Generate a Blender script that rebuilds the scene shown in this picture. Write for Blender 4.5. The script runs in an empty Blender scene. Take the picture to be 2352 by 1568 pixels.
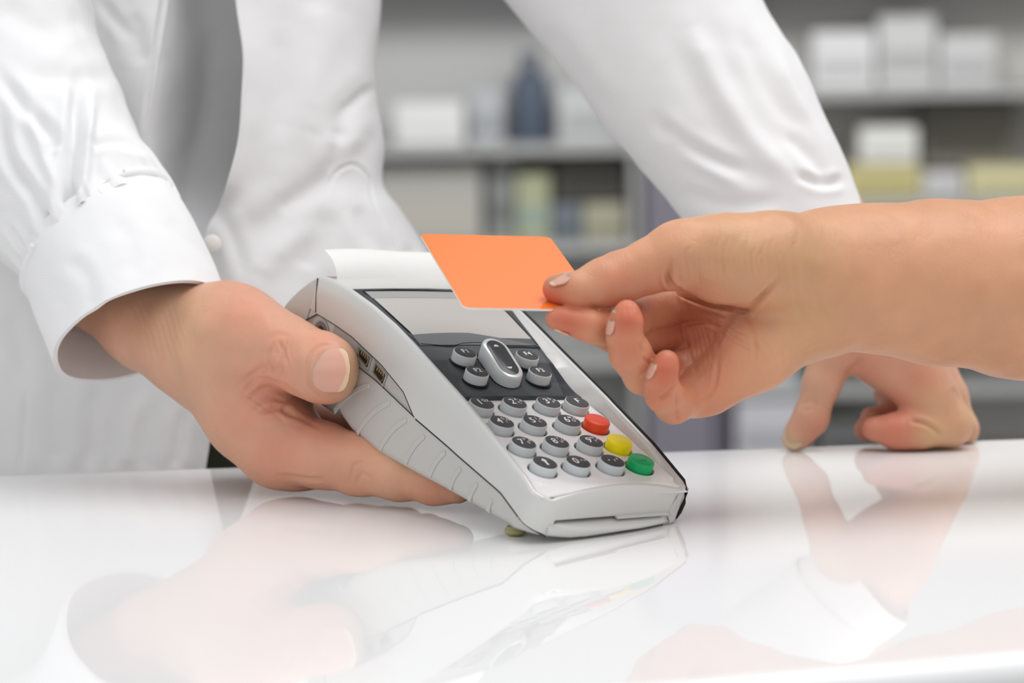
import bpy, bmesh, math, random
import numpy as np
from mathutils import Vector, Matrix
random.seed(7); np.random.seed(7)
PI = math.pi
# ------------------------------------------------------------ camera, world, lights, exposure
S = bpy.context.scene
COL = S.collection
CAM = np.array([-0.00033382525656318833, -1.0646859062869543, 0.19573691982977437])
RT = np.array([0.9998766324816606, -0.0017781187993703778, -0.015606348409206655])
UP = np.array([0.015707317311820675, 0.11318924816835613, 0.9934492811824608])
FW = np.array([0.0, 0.9935718556765875, -0.11320321376790672])
FPX = 6500.0
cam_d = bpy.data.cameras.new('camera')
cam = bpy.data.objects.new('camera', cam_d)
COL.objects.link(cam)
cam.matrix_world = Matrix(((RT[0], UP[0], -FW[0], CAM[0]), (RT[1], UP[1], -FW[1], CAM[1]), (RT[2], UP[2], -FW[2], CAM[2]), (0, 0, 0, 1)))
cam_d.sensor_width = 36.0
cam_d.lens = FPX * 36.0 / 2352.0
cam_d.clip_start = 0.05
cam_d.dof.use_dof = True
cam_d.dof.focus_distance = 1.125
cam_d.dof.aperture_fstop = cam_d.lens / 1000 / 0.0122
S.camera = cam
S.view_settings.view_transform = 'Standard'
S.view_settings.look = 'None'
S.view_settings.gamma = 1.0
S.view_settings.use_curve_mapping = False
S.view_settings.exposure = 0.10
W = bpy.data.worlds.new('world'); S.world = W; W.use_nodes = True
wn = W.node_tree.nodes; wl = W.node_tree.links               # soft room light: bright upper part, dim floor side
wt = wn.new('ShaderNodeTexCoord'); wx = wn.new('ShaderNodeSeparateXYZ'); wr = wn.new('ShaderNodeValToRGB'); wm = wn.new('ShaderNodeMapRange')
wl.new(wt.outputs['Generated'], wx.inputs[0]); wl.new(wx.outputs['Z'], wm.inputs['Value']); wm.inputs['From Min'].default_value = -1.0
wl.new(wm.outputs['Result'], wr.inputs['Fac']); wl.new(wr.outputs['Color'], wn['Background'].inputs[0])
wr.color_ramp.elements[0].position = 0.44; wr.color_ramp.elements[0].color = (.27, .265, .26, 1)
wr.color_ramp.elements[1].position = 1.0; wr.color_ramp.elements[1].color = (.95, .96, 1.0, 1)
we = wr.color_ramp.elements.new(0.56); we.color = (.74, .74, .745, 1)
wn['Background'].inputs[1].default_value = 1.0
def area(name, loc, target, sx, sy, power, col=(1, 1, 1)):
    d = bpy.data.lights.new(name, 'AREA'); d.shape = 'RECTANGLE'; d.size = sx; d.size_y = sy; d.energy = power; d.color = col
    o = bpy.data.objects.new(name, d); COL.objects.link(o); o.location = loc
    o.rotation_euler = (Vector(target) - Vector(loc)).to_track_quat('-Z', 'Y').to_euler()
    return o
area('ceiling_softbox', (0.45, 0.05, 1.4), (0.05, 0.05, 0), 1.3, 1.0, 11.0)
area('left_softbox', (-1.3, -0.9, 0.9), (-0.1, 0.1, 0.05), 0.8, 0.8, 1.2)
area('shelf_fill_light', (0.3, 2.6, 1.7), (0.3, 5.0, -.3), 2.6, 0.8, 85.0)  # added fill light, out of view, aimed at the shelves to brighten them

# ------------------------------------------------------------ helpers
def lin(c):
    return tuple(((v / 255.0) / 12.92 if v / 255.0 <= 0.04045 else ((v / 255.0 + 0.055) / 1.055) ** 2.4) for v in c) + (1.0,)
def mat(name, col, rough=0.5, metal=0.0, spec=0.5, sss=0.0, trans=0.0, ior=1.45, coat=0.0, bump=0.0, bscale=300.0, var=0.0):
    m = bpy.data.materials.new(name); m.use_nodes = True
    n = m.node_tree.nodes; l = m.node_tree.links; b = n['Principled BSDF']
    b.inputs['Base Color'].default_value = lin(col); b.inputs['Roughness'].default_value = rough
    b.inputs['Metallic'].default_value = metal; b.inputs['Specular IOR Level'].default_value = spec
    b.inputs['IOR'].default_value = ior
    b.inputs['Coat Weight'].default_value = coat; b.inputs['Coat Roughness'].default_value = 0.03
    if trans: b.inputs['Transmission Weight'].default_value = trans
    if sss:
        b.inputs['Subsurface Weight'].default_value = sss; b.inputs['Subsurface Radius'].default_value = (1, .35, .2)
        b.inputs['Subsurface Scale'].default_value = 0.004
    tc = n.new('ShaderNodeTexCoord'); nz = n.new('ShaderNodeTexNoise'); nz.inputs['Scale'].default_value = bscale; nz.inputs['Detail'].default_value = 4
    l.new(tc.outputs['Object'], nz.inputs['Vector'])
    if bump:
        bp = n.new('ShaderNodeBump'); bp.inputs['Strength'].default_value = bump; bp.inputs['Distance'].default_value = 0.0004
        l.new(nz.outputs['Fac'], bp.inputs['Height']); l.new(bp.outputs['Normal'], b.inputs['Normal'])
    mx = n.new('ShaderNodeMix'); mx.data_type = 'RGBA'; mx.blend_type = 'MULTIPLY'; mx.inputs['Factor'].default_value = 1.0
    rp = n.new('ShaderNodeMapRange'); rp.inputs['To Min'].default_value = 1 - max(var, .01); rp.inputs['To Max'].default_value = 1.0
    l.new(nz.outputs['Fac'], rp.inputs['Value']); mx.inputs['A'].default_value = lin(col); l.new(rp.outputs['Result'], mx.inputs['B'])
    l.new(mx.outputs['Result'], b.inputs['Base Color'])
    return m
def P(px, py, d):                       # a measured point of the photo at a distance d (m) along the view
    return CAM + (FW + (px - 1176.0) / FPX * RT - (py - 784.0) / FPX * UP) * d
def obj(name, verts, faces, m, parent=None, smooth=True, label=None):
    me = bpy.data.meshes.new(name); me.from_pydata([tuple(map(float, v)) for v in verts], [], [tuple(map(int, f)) for f in faces]); me.update()
    if m: me.materials.append(m)
    if smooth: me.polygons.foreach_set('use_smooth', [True] * len(me.polygons))
    o = bpy.data.objects.new(name, me); COL.objects.link(o)
    if parent: o.parent = parent
    if label: o['label'] = label
    return o
def tag(o, label, cat, group=None):
    o['label'] = label; o['category'] = cat
    if group: o['group'] = group
    return o
def empty(name, loc=(0, 0, 0)):
    o = bpy.data.objects.new(name, None); COL.objects.link(o); o.location = loc; o.empty_display_size = .02
    return o
def fixn(o):
    bm = bmesh.new(); bm.from_mesh(o.data); bmesh.ops.recalc_face_normals(bm, faces=bm.faces); bm.to_mesh(o.data); bm.free(); return o
def auto(o, deg=35):
    a = math.radians(deg); bm = bmesh.new(); bm.from_mesh(o.data)
    for e in bm.edges:
        if len(e.link_faces) == 2 and e.calc_face_angle(0) > a: e.smooth = False
    bm.to_mesh(o.data); bm.free(); return o
def bevel(o, w, seg=3):
    b = o.modifiers.new('b', 'BEVEL'); b.width = w; b.segments = seg; b.limit_method = 'ANGLE'; b.angle_limit = math.radians(35); return o
class MB:
    def __init__(s): s.v = []; s.f = []
    def add(s, v, f):
        k = len(s.v); s.v += [tuple(p) for p in v]; s.f += [tuple(i + k for i in q) for q in f]; return s
    def box(s, a, b):
        v = [(x, y, z) for x in (a[0], b[0]) for y in (a[1], b[1]) for z in (a[2], b[2])]
        return s.add(v, [(0, 1, 3, 2), (4, 6, 7, 5), (0, 4, 5, 1), (2, 3, 7, 6), (0, 2, 6, 4), (1, 5, 7, 3)])
    def lathe(s, prof, c=(0, 0, 0), n=40, sx=1.0, sy=1.0, sup=None):
        v = []; f = []
        for r, z in prof:
            for i in range(n):
                a = 2 * PI * i / n
                v.append((c[0] + r * sx * math.cos(a), c[1] + r * sy * math.sin(a), c[2] + z))
        for j in range(len(prof) - 1):
            for i in range(n):
                k = (i + 1) % n; f.append((j * n + i, j * n + k, (j + 1) * n + k, (j + 1) * n + i))
        f.append(tuple(range(n))[::-1]); f.append(tuple((len(prof) - 1) * n + i for i in range(n)))
        return s.add(v, f)
    def prism(s, poly, z0, z1):
        n = len(poly); v = [(x, y, z0) for x, y in poly] + [(x, y, z1) for x, y in poly]
        return s.add(v, [tuple(range(n))[::-1], tuple(range(n, 2 * n))] + [(i, (i + 1) % n, n + (i + 1) % n, n + i) for i in range(n)])
    def tube(s, pts, r, n=10):
        pts = [np.array(p, float) for p in pts]; v = []; f = []; m = len(pts)
        for j, p in enumerate(pts):
            t = pts[min(j + 1, m - 1)] - pts[max(j - 1, 0)]; t /= np.linalg.norm(t)
            a = np.cross(t, [0.12, 0.31, 0.94]); a /= np.linalg.norm(a); b = np.cross(t, a)
            rr = r[j] if hasattr(r, '__len__') else r
            for i in range(n): v.append(p + rr * (math.cos(2 * PI * i / n) * a + math.sin(2 * PI * i / n) * b))
        for j in range(m - 1):
            for i in range(n):
                k = (i + 1) % n; f.append((j * n + i, j * n + k, (j + 1) * n + k, (j + 1) * n + i))
        f.append(tuple(range(n))[::-1]); f.append(tuple((m - 1) * n + i for i in range(n)))
        return s.add(v, f)
    def loft(s, rings, cap=True, closed=True):
        n = len(rings[0]); v = [p for r in rings for p in r]; f = []
        for j in range(len(rings) - 1):
            for i in range(n if closed else n - 1):
                k = (i + 1) % n; f.append((j * n + i, j * n + k, (j + 1) * n + k, (j + 1) * n + i))
        if cap: f.append(tuple(range(n))[::-1]); f.append(tuple((len(rings) - 1) * n + i for i in range(n)))
        return s.add(v, f)
    def build(s, name, m, parent=None, smooth=True, label=None, deg=35, sc=1.0):
        o = obj(name, [(a * sc, b * sc, c * sc) for a, b, c in s.v], s.f, m, parent, smooth, label); fixn(o)
        if smooth: auto(o, deg)
        return o
def boolean(o, cutters):
    for c in cutters:
        b = o.modifiers.new('c', 'BOOLEAN'); b.operation = 'DIFFERENCE'; b.object = c; b.solver = 'EXACT'
    dg = bpy.context.evaluated_depsgraph_get(); me = bpy.data.meshes.new_from_object(o.evaluated_get(dg))
    o.modifiers.clear(); o.data = me
    for c in cutters: bpy.data.objects.remove(c)
    return o
def text_geo(s, size):
    cu = bpy.data.curves.new('t', 'FONT'); cu.body = s; cu.size = size; cu.extrude = 0; cu.align_x = 'CENTER'; cu.align_y = 'CENTER'; cu.offset = size * .012
    o = bpy.data.objects.new('t', cu); COL.objects.link(o); dg = bpy.context.evaluated_depsgraph_get()
    me = bpy.data.meshes.new_from_object(o.evaluated_get(dg)); v = [tuple(x.co) for x in me.vertices]; f = [tuple(p.vertices) for p in me.polygons]
    bpy.data.objects.remove(o); return v, f
def text_on(mb, s, size, x, y, z, rot=0.0, sx=1.0, zf=None):
    v, f = text_geo(s, size); c, q = math.cos(rot), math.sin(rot); out = []
    for a, b, _ in v:
        a *= sx; X = x + a * c - b * q; Y = y + a * q + b * c
        out.append((X, Y, zf(X, Y) if zf else z))
    mb.add(out, f); return mb
def crom(pts, n):                      # Catmull-Rom through points
    p = np.array(pts, float); p = np.vstack([2 * p[0] - p[1], p, 2 * p[-1] - p[-2]]); m = len(p) - 3; out = []
    for q in np.linspace(0, m - 1e-9, n):
        i = int(q); t = q - i; a, b, c, d = p[i:i + 4]
        out.append(.5 * ((2 * b) + (-a + c) * t + (2 * a - 5 * b + 4 * c - d) * t * t + (-a + 3 * b - 3 * c + d) * t ** 3))
    return np.array(out)
# ------------------------------------------------------------ setting: counter, floor, wall
M_counter = mat('white_gloss_counter', (240, 240, 239), 0.03, spec=0.5, ior=1.43, bscale=3, var=0.012)
M_cside = mat('counter_front_laminate', (196, 190, 187), 0.3)
def counter():
    # top outline: rear edge and front edge measured, extended to both sides
    def yb(x): return 0.1965 + 0.132 * x
    def yf(x): return -0.2640 + 0.30 * x
    xs = np.linspace(-0.95, 0.95, 60); r = 0.008; th = 0.04
    prof = []
    for a in np.linspace(0, PI / 2, 8): prof.append((r - r * math.sin(a), -r + r * math.cos(a)))
    rings = []
    for x in xs:
        pts = [(x, yf(x) + 0.0, -th)] + [(x, yf(x) + o, z) for o, z in prof[::-1]] + [(x, yf(x) + .0082, 0), (x, yf(x) + .011, 0), (x, yb(x) - .006, 0), (x, yb(x) - .004, 0), (x, yb(x) - .001, -.0012), (x, yb(x), -.004), (x, yb(x), -th)]
        rings.append(pts)
    o = MB().loft(rings).build('countertop', M_counter); tag(o, 'glossy white countertop reflecting the card terminal and hands', 'countertop')
    body = MB(); body.add([(-.93, yf(-.93) + .03, -.92), (.93, yf(.93) + .03, -.92), (.93, yb(.93) - .02, -.92), (-.93, yb(-.93) - .02, -.92), (-.93, yf(-.93) + .03, -th), (.93, yf(.93) + .03, -th), (.93, yb(.93) - .02, -th), (-.93, yb(-.93) - .02, -th)],
                          [(0, 1, 2, 3), (4, 5, 6, 7), (0, 1, 5, 4), (1, 2, 6, 5), (2, 3, 7, 6), (3, 0, 4, 7)])
    b = body.build('counter_cabinet', M_cside, o, smooth=False)
counter()
M_floor = mat('grey_floor', (150, 150, 152), 0.35, bscale=8, var=.08)
o = MB().box((-3.2, -3.0, -1.0), (3.4, 5.9, -0.92)).build('floor', M_floor, smooth=False); o['kind'] = 'structure'
M_wall = mat('pale_grey_wall', (196, 196, 196), 0.8, bscale=5, var=.03)
o = MB().box((-3.2, 5.78, -0.92), (3.4, 5.9, 1.9)).build('wall_back', M_wall, smooth=False); o['kind'] = 'structure'

# ------------------------------------------------------------ the payment terminal (millimetres in its own frame)
M_sil = mat('silver_plastic', (206, 206, 202), 0.33, metal=0.25, spec=.5, bump=.05, bscale=2500, var=.02)
M_low = mat('silver_plastic_matte', (193, 192, 187), 0.42, metal=0.2, bump=.05, bscale=2500, var=.02)
M_plate = mat('pearl_white_plastic', (238, 238, 237), 0.35, metal=.1, bump=.03, bscale=2500)
M_dark = mat('dark_grey_gloss', (78, 81, 83), 0.12, spec=.5)
M_edge = mat('charcoal_gloss', (56, 59, 62), 0.1)
M_black = mat('black_gap', (18, 18, 20), 0.6)
M_skirt = mat('translucent_grey_silicone', (200, 205, 206), 0.45, sss=.25)
M_cap = mat('charcoal_key_paint', (72, 72, 74), 0.5, spec=.3)
M_ink = mat('white_ink', (240, 240, 240), 0.5)
M_ring = mat('bright_silver', (235, 236, 236), 0.25, metal=.3)
M_glass = mat('grey_display_glass', (182, 177, 171), 0.05, coat=1.0, spec=.8)
M_glass2 = mat('display_strip', (160, 160, 157), 0.08)
M_red = mat('red_key', (238, 74, 34), .35, sss=.1); M_yel = mat('yellow_key', (255, 234, 0), .35, sss=.1); M_grn = mat('green_key', (0, 168, 96), .35, sss=.1)
M_metal = mat('nickel', (190, 180, 140), .25, metal=1.0)
M_gold = mat('contact_brass', (200, 190, 150), .3, metal=.8)
M_port = mat('port_panel_grey', (176, 172, 168), .45)
M_rubber = mat('amber_rubber', (165, 160, 110), .2, sss=.3)
M_paper = mat('thermal_paper', (226, 224, 219), .6, sss=.1)
M_redink = mat('red_ink', (214, 60, 36), .4)
mm = 0.001
term = empty('payment_terminal')
TU = Vector((0.8154381673998243, 0.5731092898535313, -0.08127937641983529)); TY = Vector((-0.5043089871243515, 0.7723250784343648, 0.3862465776249194)); TN = Vector((0.28413560257952, -0.27397028142653224, 0.9188075120730347))
TO = Vector((0.019557165007463642, 0.026175995734775862, 0.03518045387984412))
TM = Matrix(((TU.x, TY.x, TN.x, TO.x), (TU.y, TY.y, TN.y, TO.y), (TU.z, TY.z, TN.z, TO.z), (0, 0, 0, 1)))
term.matrix_world = TM
tag(term, 'silver and grey payment terminal with coloured keys held above the white counter', 'card terminal')
def I(xs, ys): return lambda v: float(np.interp(v, xs, ys))
tw = I([-60, 20, 110, 200], [37.5, 37.5, 41, 41.5])
ZL = I([-46, -43, -28, -11, 6, 24, 41, 58, 75, 92, 109, 125, 132], [-7, -5.6, -1.6, .7, 2.8, 4.6, 6.2, 7.9, 9.0, 8.8, 7.4, 4.4, 1.9])
ZR = I([-44, -35, -9, 24, 61, 79, 99, 115, 132], [-5.5, -3.4, .3, 2.6, 3.4, 3.9, 4.3, 3.2, 0])
ZS = I([-60, -33, -19, 13, 45, 56, 75, 98, 111, 126, 140], [-18.5, -16.6, -14.4, -16.2, -17.4, -11.7, -9.2, -8.9, -10.2, -12.7, -14])   # lower edge of the upper shell
ZSR = I([-60, -33, -19, 140], [-17, -16, -12, -8])
ZD = I([20, 34, 44, 56, 70, 90, 105, 115, 125, 132], [-3.6, -2.4, -1.0, 1.4, 3.0, 4.6, 5.4, 5.0, 3.4, .5])   # display panel
FOOT = I([-60, 22, 38, 60, 90, 113, 132], [34, 34, 29.5, 29.5, 32.5, 36.5, 37])
ZF = lambda x: -.1 - 5.4 * ((x - 2) / 36.0) ** 2      # front top edge
YF = I([-38, -30, 0, 30, 38], [-42.4, -42.6, -41, -39.6, -38.6])
def upper_shell():
    path = []   # (x, y, nx, ny, rim, bottom, inset, footz)
    for y in np.linspace(132, -34, 60): path.append((-tw(y), y, -1, 0, ZL(y), ZS(y), tw(y) - FOOT(y), None))
    r = 8.5
    for a in np.linspace(0, PI / 2, 9)[1:-1]:
        x = -37.5 + r - r * math.cos(a); y = -34 - r * math.sin(a)
        path.append((x, y, -math.cos(a), -math.sin(a), np.interp(a, [0, PI / 2], [-3.4, -5.0]), -16.8 - 1.6 * a, 3.2, None))
    for x in np.linspace(-29, 31, 44):
        bot = -13.2 if abs(x) < 28.1 else -20.5
        path.append((x, YF(x), 0, -1, ZF(x), bot, 2.4, None))
    for a in np.linspace(PI / 2, 0, 7)[1:-1]:
        r2 = 6; x = 37.5 - r2 + r2 * math.cos(a); y = -33.2 - r2 * math.sin(a)
        path.append((x, y, math.cos(a), -math.sin(a), -3.6, -19, 3.0, None))
    for y in np.linspace(-33, 132, 56): path.append((tw(y), y, 1, 0, ZR(y), ZSR(y) - 6, tw(y) - FOOT(y), None))
    rings = []
    for (x, y, nx, ny, rim, bot, ins, _) in path:
        pf = (ZD(y) if y > 34 else max(-3.6, -3.6 + 3.2 * max(0, (-29 - y) / 11.0))) - .6
        sec = [(-1.6, bot), (0, bot), (.15, bot * .5 + rim * .5), (-.1, rim - 1.6), (-.45, rim - .6), (-1.1, rim - .1), (-1.8, rim), (-2.5, rim - .45), (-min(ins, 3.0) - .1, rim - 1.6 if ins < 4 else rim - 1.2), (-ins, min(pf + .6, rim - 1.7)), (-ins - .6, min(pf - .6, rim - 2)), (-ins - .6, bot + 1 if bot > -12 else -11)]
        rings.append([(x + nx * o, y + ny * o, z) for o, z in sec])
    return MB().loft(rings).build('upper_shell', M_sil, term, deg=50, sc=mm)
upper_shell()
ZB = I([-46, -40, -24, 2, 33, 63, 83, 92, 102], [-17.5, -20.6, -24.6, -30.3, -37.2, -43.4, -44.6, -43, -38])
def rrect(hw, z0, z1, r, n=6, xo=0):
    out = []
    for cx, cz, a0 in ((-hw + r, z0 + r, PI), (hw - r, z0 + r, 1.5 * PI)):
        for k in range(n + 1):
            a = a0 + k * PI / 2 / n; out.append((cx + xo + r * math.cos(a), cz + r * math.sin(a)))
    out += [(hw + xo, z1), (-hw + xo, z1)]
    return out
rings = []
LS = I([-60, -33, -19, 13, 44, 75, 90, 110, 126], [-18.9, -17.0, -14.8, -16.6, -17.5, -17.2, -18.2, -15, -13.3])
for y in np.linspace(-40.5, 103, 60):
    hw = tw(y) - .25 - (max(0, (-33 - y)) * .45)
    rings.append([(x, y, z) for x, z in rrect(hw, ZB(y), LS(y), 3.6 if y > -30 else 2.4)])
lower = MB().loft(rings).build('lower_shell', M_low, term, deg=50, sc=mm)
# dark chassis seen only in the seams
rings = []
for y in np.linspace(-37.5, 130, 30): rings.append([(x, y, z) for x, z in rrect(min(tw(y) - 2.2, 36), -19.5, -9.5 if y < 30 else -11.5, 1)])
MB().loft(rings).build('chassis', M_black, term, sc=mm)
# rear pod and rear cover
rings = []
for y, hw, z0, z1, r in ((91, 36, -38, -24, 6), (96, 37.5, -45, -20, 8), (104, 38, -49.5, -15, 9), (118, 38.5, -52, -13, 10), (130, 38, -52, -13, 11), (139, 37, -49, -18, 12), (145, 34, -43, -24, 9)):
    rings.append([(x, y, z) for x, z in rrect(hw, z0, z1, r)])
MB().loft(rings).build('battery_pod', M_low, term, deg=60, sc=mm)
rings = []
for y, hw, z0, z1 in ((132.3, 41, -40, .9), (133, 41.1, -40, 1.2), (138, 41.2, -40, -3.9), (144, 41, -38, -10.6), (150, 40.6, -36, -18.6), (153.5, 40, -33, -24.2), (154.6, 38.5, -30, -27.5)):
    n = 5; r = 1.6; sec = [(-hw, z0), (hw, z0)]
    for cx, cz, a0 in ((hw - r, z1 - r, 0), (-hw + r, z1 - r, PI / 2)):
        for k in range(n + 1):
            a = a0 + k * PI / 2 / n; sec.append((cx + r * math.cos(a), cz + r * math.sin(a)))
    rings.append([(x, y, z) for x, z in sec])
MB().loft(rings).build('rear_cover', M_low, term, deg=40, sc=mm)
rings = []
for y in np.linspace(112, 132.2, 8): rings.append([(x, y, z) for x, z in [(-40.6, -26), (40.6, -26), (40.6, -7), (37, -1), (37, ZD(y) - 1.0), (-37, ZD(y) - 1.0), (-37, -1), (-40.6, -7)]])
MB().loft(rings).build('printer_housing', M_low, term, sc=mm)
# top strip between the display and the paper slot
rings = []
for y in np.linspace(113, 133.5, 10): rings.append([(x, y, z) for x, z in [(-37.4, -3), (37.4, -3), (37.4, ZD(y) + .2), (20, ZD(y) + .9), (0, ZD(y) + 1.2), (-20, ZD(y) + .9), (-37.4, ZD(y) + .3)]])
MB().loft(rings).build('top_strip', M_sil, term, deg=50, sc=mm)
# keypad plate
KZ = -3.6
def plate_z(y): return KZ + 3.2 * max(0, (-29 - y) / 11.0) ** 1.3
ys = list(np.linspace(-40.2, -28, 12)) + [-15, 0, 15, 28, 33.5]
rings = []
for y in ys:
    hw = min(33.9, FOOT(y) + .2) if y > -34 else 35.0
    zt = plate_z(y); rings.append([(-hw, y, zt - 4), (hw, y, zt - 4)] + [(hw * q, max(y, YF(hw * q) + 1.3), min(zt, zt if y > -31 else max(KZ - 1.0, ZF(hw * q) - .25))) for q in (1, .92, .84, .7, .5, .25, 0, -.25, -.5, -.7, -.84, -.92, -1)])
plate = MB().loft(rings).build('keypad_plate', M_plate, term, deg=50, sc=mm)
XC = (-23.5, -7.8, 8.8, 22.9); YR = (25.2, 10.0, -6.5, -22.0)
legend = {(0, 0): ('1', 'QZ'), (1, 0): ('2', 'ABC'), (2, 0): ('3', 'DEF'), (3, 0): ('F', ''), (0, 1): ('4', 'GHI'), (1, 1): ('5', 'JKL'), (2, 1): ('6', 'MNO'), (0, 2): ('7', 'PRS'), (1, 2): ('8', 'TUV'), (2, 2): ('9', 'WXY'), (0, 3): ('arrow', ''), (1, 3): ('0', '--'), (2, 3): ('.,', '')}
cut = []
for i, x in enumerate(XC):
    for j, y in enumerate(YR):
        c = MB().lathe([(5.95, KZ - 2.5), (5.95, KZ - .5), (6.4, KZ + .5)], (x, y, 0), 40).build('c', None, term, sc=mm); cut.append(c)
bpy.context.view_layer.update()
boolean(plate, cut); auto(plate, 30)
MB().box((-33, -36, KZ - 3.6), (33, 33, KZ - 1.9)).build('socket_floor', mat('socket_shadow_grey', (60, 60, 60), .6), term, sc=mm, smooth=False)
def key(x, y, z, r, h, kind, main='', sub='', name='key', lab=None, dome=.35):
    side = MB().lathe([(r, z - h), (r, z - .5), (r - .15, z - .18), (r - .5, z)], (x, y, 0), 44).build(name, kind, term, deg=40, sc=mm)
    if lab: side['label'] = lab
    if kind is M_skirt:
        rr = r - .42
        MB().lathe([(rr, z - .05), (rr, z + .02), (rr * .8, z + dome * .5), (rr * .5, z + dome * .85), (rr * .2, z + dome), (.05, z + dome)], (x, y, 0), 44).build('key_cap', M_cap, side, sc=mm)
        if main:
            zf = lambda X, Y: z + dome * (1 - ((X - x) ** 2 + (Y - y) ** 2) / rr ** 2 * .85) + .09
            mb = MB()
            if main == 'arrow':
                mb.add([(x + a, y + b, zf(x + a, y + b)) for a, b in ((-.45, -2.4), (.45, -2.4), (.45, .6), (1.3, .6), (0, 2.6), (-1.3, .6), (-.45, .6))], [tuple(range(7))])
            elif main == '.,':
                for dx, dy, q in ((-2, 0, .42), (.6, .0, .36), (2.4, 1.2, .36)):
                    mb.add([(x + dx + q * math.cos(a), y + dy + q * math.sin(a), zf(x + dx, y + dy)) for a in np.linspace(0, 2 * PI, 13)[:-1]], [tuple(range(12))])
                for dx, dy in ((.6, 0), (2.4, 1.2)):
                    mb.add([(x + dx + a, y + dy + b, zf(x + dx, y + dy)) for a, b in ((-.1, .2), (.36, .0), (.1, -.9), (-.35, -1.0))], [(0, 1, 2, 3)])
            elif sub:
                text_on(mb, main, 5.6, x - 1.2, y + .1, 0, sx=.82, zf=zf)
                if sub == '--':
                    for dx in (1.6, 3.3): mb.add([(x + dx + a, y + .4 + b, zf(x + dx, y)) for a, b in ((-.6, -.18), (.6, -.18), (.6, .18), (-.6, .18))], [(0, 1, 2, 3)])
                elif len(sub) == 2:
                    text_on(mb, sub[0], 2.3, x + 1.3, y + 1.3, 0, zf=zf); text_on(mb, sub[1], 2.3, x + 3.1, y + 1.3, 0, zf=zf)
                else:
                    text_on(mb, sub[0], 2.3, x + 1.2, y + 1.9, 0, zf=zf); text_on(mb, sub[1], 2.3, x + 3.3, y + 1.0, 0, rot=-.35, zf=zf); text_on(mb, sub[2], 2.3, x + 1.7, y - .7, 0, zf=zf)
            else:
                text_on(mb, main, 4.3 if len(main) > 1 else 5.0, x, y + .1, 0, sx=.85, zf=zf)
            mb.build('legend', M_ink, side, smooth=False, sc=mm)
    return side
kinds = {1: (M_red, 'red round cancel key'), 2: (M_yel, 'yellow round correction key'), 3: (M_grn, 'green round enter key')}
for i, x in enumerate(XC):
    for j, y in enumerate(YR):
        if i == 3 and j > 0:
            k = key(x, y, .3, 5.2, 4.6, kinds[j][0], name='key', lab=kinds[j][1])
            if j == 3:
                MB().add([(0, 0, 0)], [])
                for dx in (-1.3, 0, 1.3): MB().lathe([(.45, .3), (.42, .45), (.2, .58), (.05, .6)], (x + dx, y - .6, 0), 12).build('locating_dot', M_grn, k, sc=mm)
        else:
            m_, s_ = legend[(i, j)]; key(x, y, 0, 5.2, 4.4, M_skirt, m_, s_)
# display bezel
def bez(y): return FOOT(y) - .1
def panel(name, ys, xl, xr, dz, m, n=14, th=2.0, parent=term, label=None):
    rings = []
    for y in ys:
        a, b = xl(y), xr(y); top = []
        for k in range(n + 1):
            x = a + (b - a) * k / n; top.append((x, y, ZD(y) + dz + .5 * (1 - (x / 36) ** 2)))
        rings.append([(b, y, ZD(y) - th), (a, y, ZD(y) - th)] + top)
    return MB().loft(rings).build(name, m, parent, deg=40, sc=mm, label=label)
yy = np.linspace(33.4, 113.5, 40)
bezel = panel('display_bezel', yy, lambda y: -FOOT(y) - .2, lambda y: FOOT(y) + .2, -.12, M_edge)
# curved charcoal plate under function keys
fp = panel('function_key_panel', np.linspace(34, 67.5, 22), lambda y: -FOOT(y) + .3 + .0 * y, lambda y: I([30, 34, 45, 60, 70], [21.5, 22.5, 25.6, 27.8, 28])(y), .0, M_dark)
panel('lower_display_strip', np.linspace(67.8, 77, 10), lambda y: I([67, 78], [-27.5, -30.0])(y), lambda y: I([67, 78], [29.2, 29.8])(y), .05, M_dark)
disp = panel('display_window', np.linspace(73, 110.5, 30), lambda y: I([70, 78, 111], [-27.4, -28.2, -31.5])(y), lambda y: I([66, 76, 111], [29.6, 29.2, 29])(y), .14, M_glass)
# curved lower edge of the window, drawn by a cover piece
def strip(name, pts, r, m, parent=term, dz=.2):
    return MB().tube([(x, y, ZD(y) + dz + .5 * (1 - (x / 36) ** 2)) for x, y in pts], r, 8).build(name, m, parent, sc=mm)
cov = MB(); rings = []
for x in np.linspace(-28.6, 29.6, 24):
    ytop = 76.6 - 1.2 * ((x + 6) / 22) ** 2 - max(0, x) * .22; rings.append([(x, y, ZD(y) + .3 + .5 * (1 - (x / 36) ** 2)) for y in np.linspace(67.6, ytop, 5)] + [(x, ytop, ZD(ytop) - 1), (x, 67.6, ZD(67.6) - 1)])
cov.loft(rings).build('window_lower_frame', mat('mid_grey_gloss', (104, 107, 109), .12), term, sc=mm)
top = MB(); rings = []
for x in np.linspace(-31.4, 29.4, 16):
    rings.append([(x, y, ZD(y) + .22 + .5 * (1 - (x / 36) ** 2)) for y in (104.5, 107, 110.8)] + [(x, 110.8, ZD(110) - 1), (x, 104.5, ZD(104) - 1)])
top.loft(rings).build('window_upper_frame', M_glass2, term, sc=mm)
strip('panel_seam', [(-28, 68.6), (-16, 66.8), (-14, 66.6), (-8, 68.6), (-2, 69.2), (6, 69.0), (12, 67.6), (14, 66.2), (20, 66.4), (29.4, 66.0)], .2, M_black, dz=.28)
strip('panel_seam', [(-31.6, 111.6), (-15, 112.6), (0, 112.4), (15, 111.6), (30, 110)], .2, M_black, dz=.15)
strip('panel_seam', [(-31.8, 111.5), (-30, 92), (-28.2, 78), (-28.4, 69)], .2, M_black, dz=.15)
strip('panel_seam', [(29.8, 110), (29.7, 92), (29.8, 78), (29.6, 66.2)], .2, M_black, dz=.15)
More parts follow.
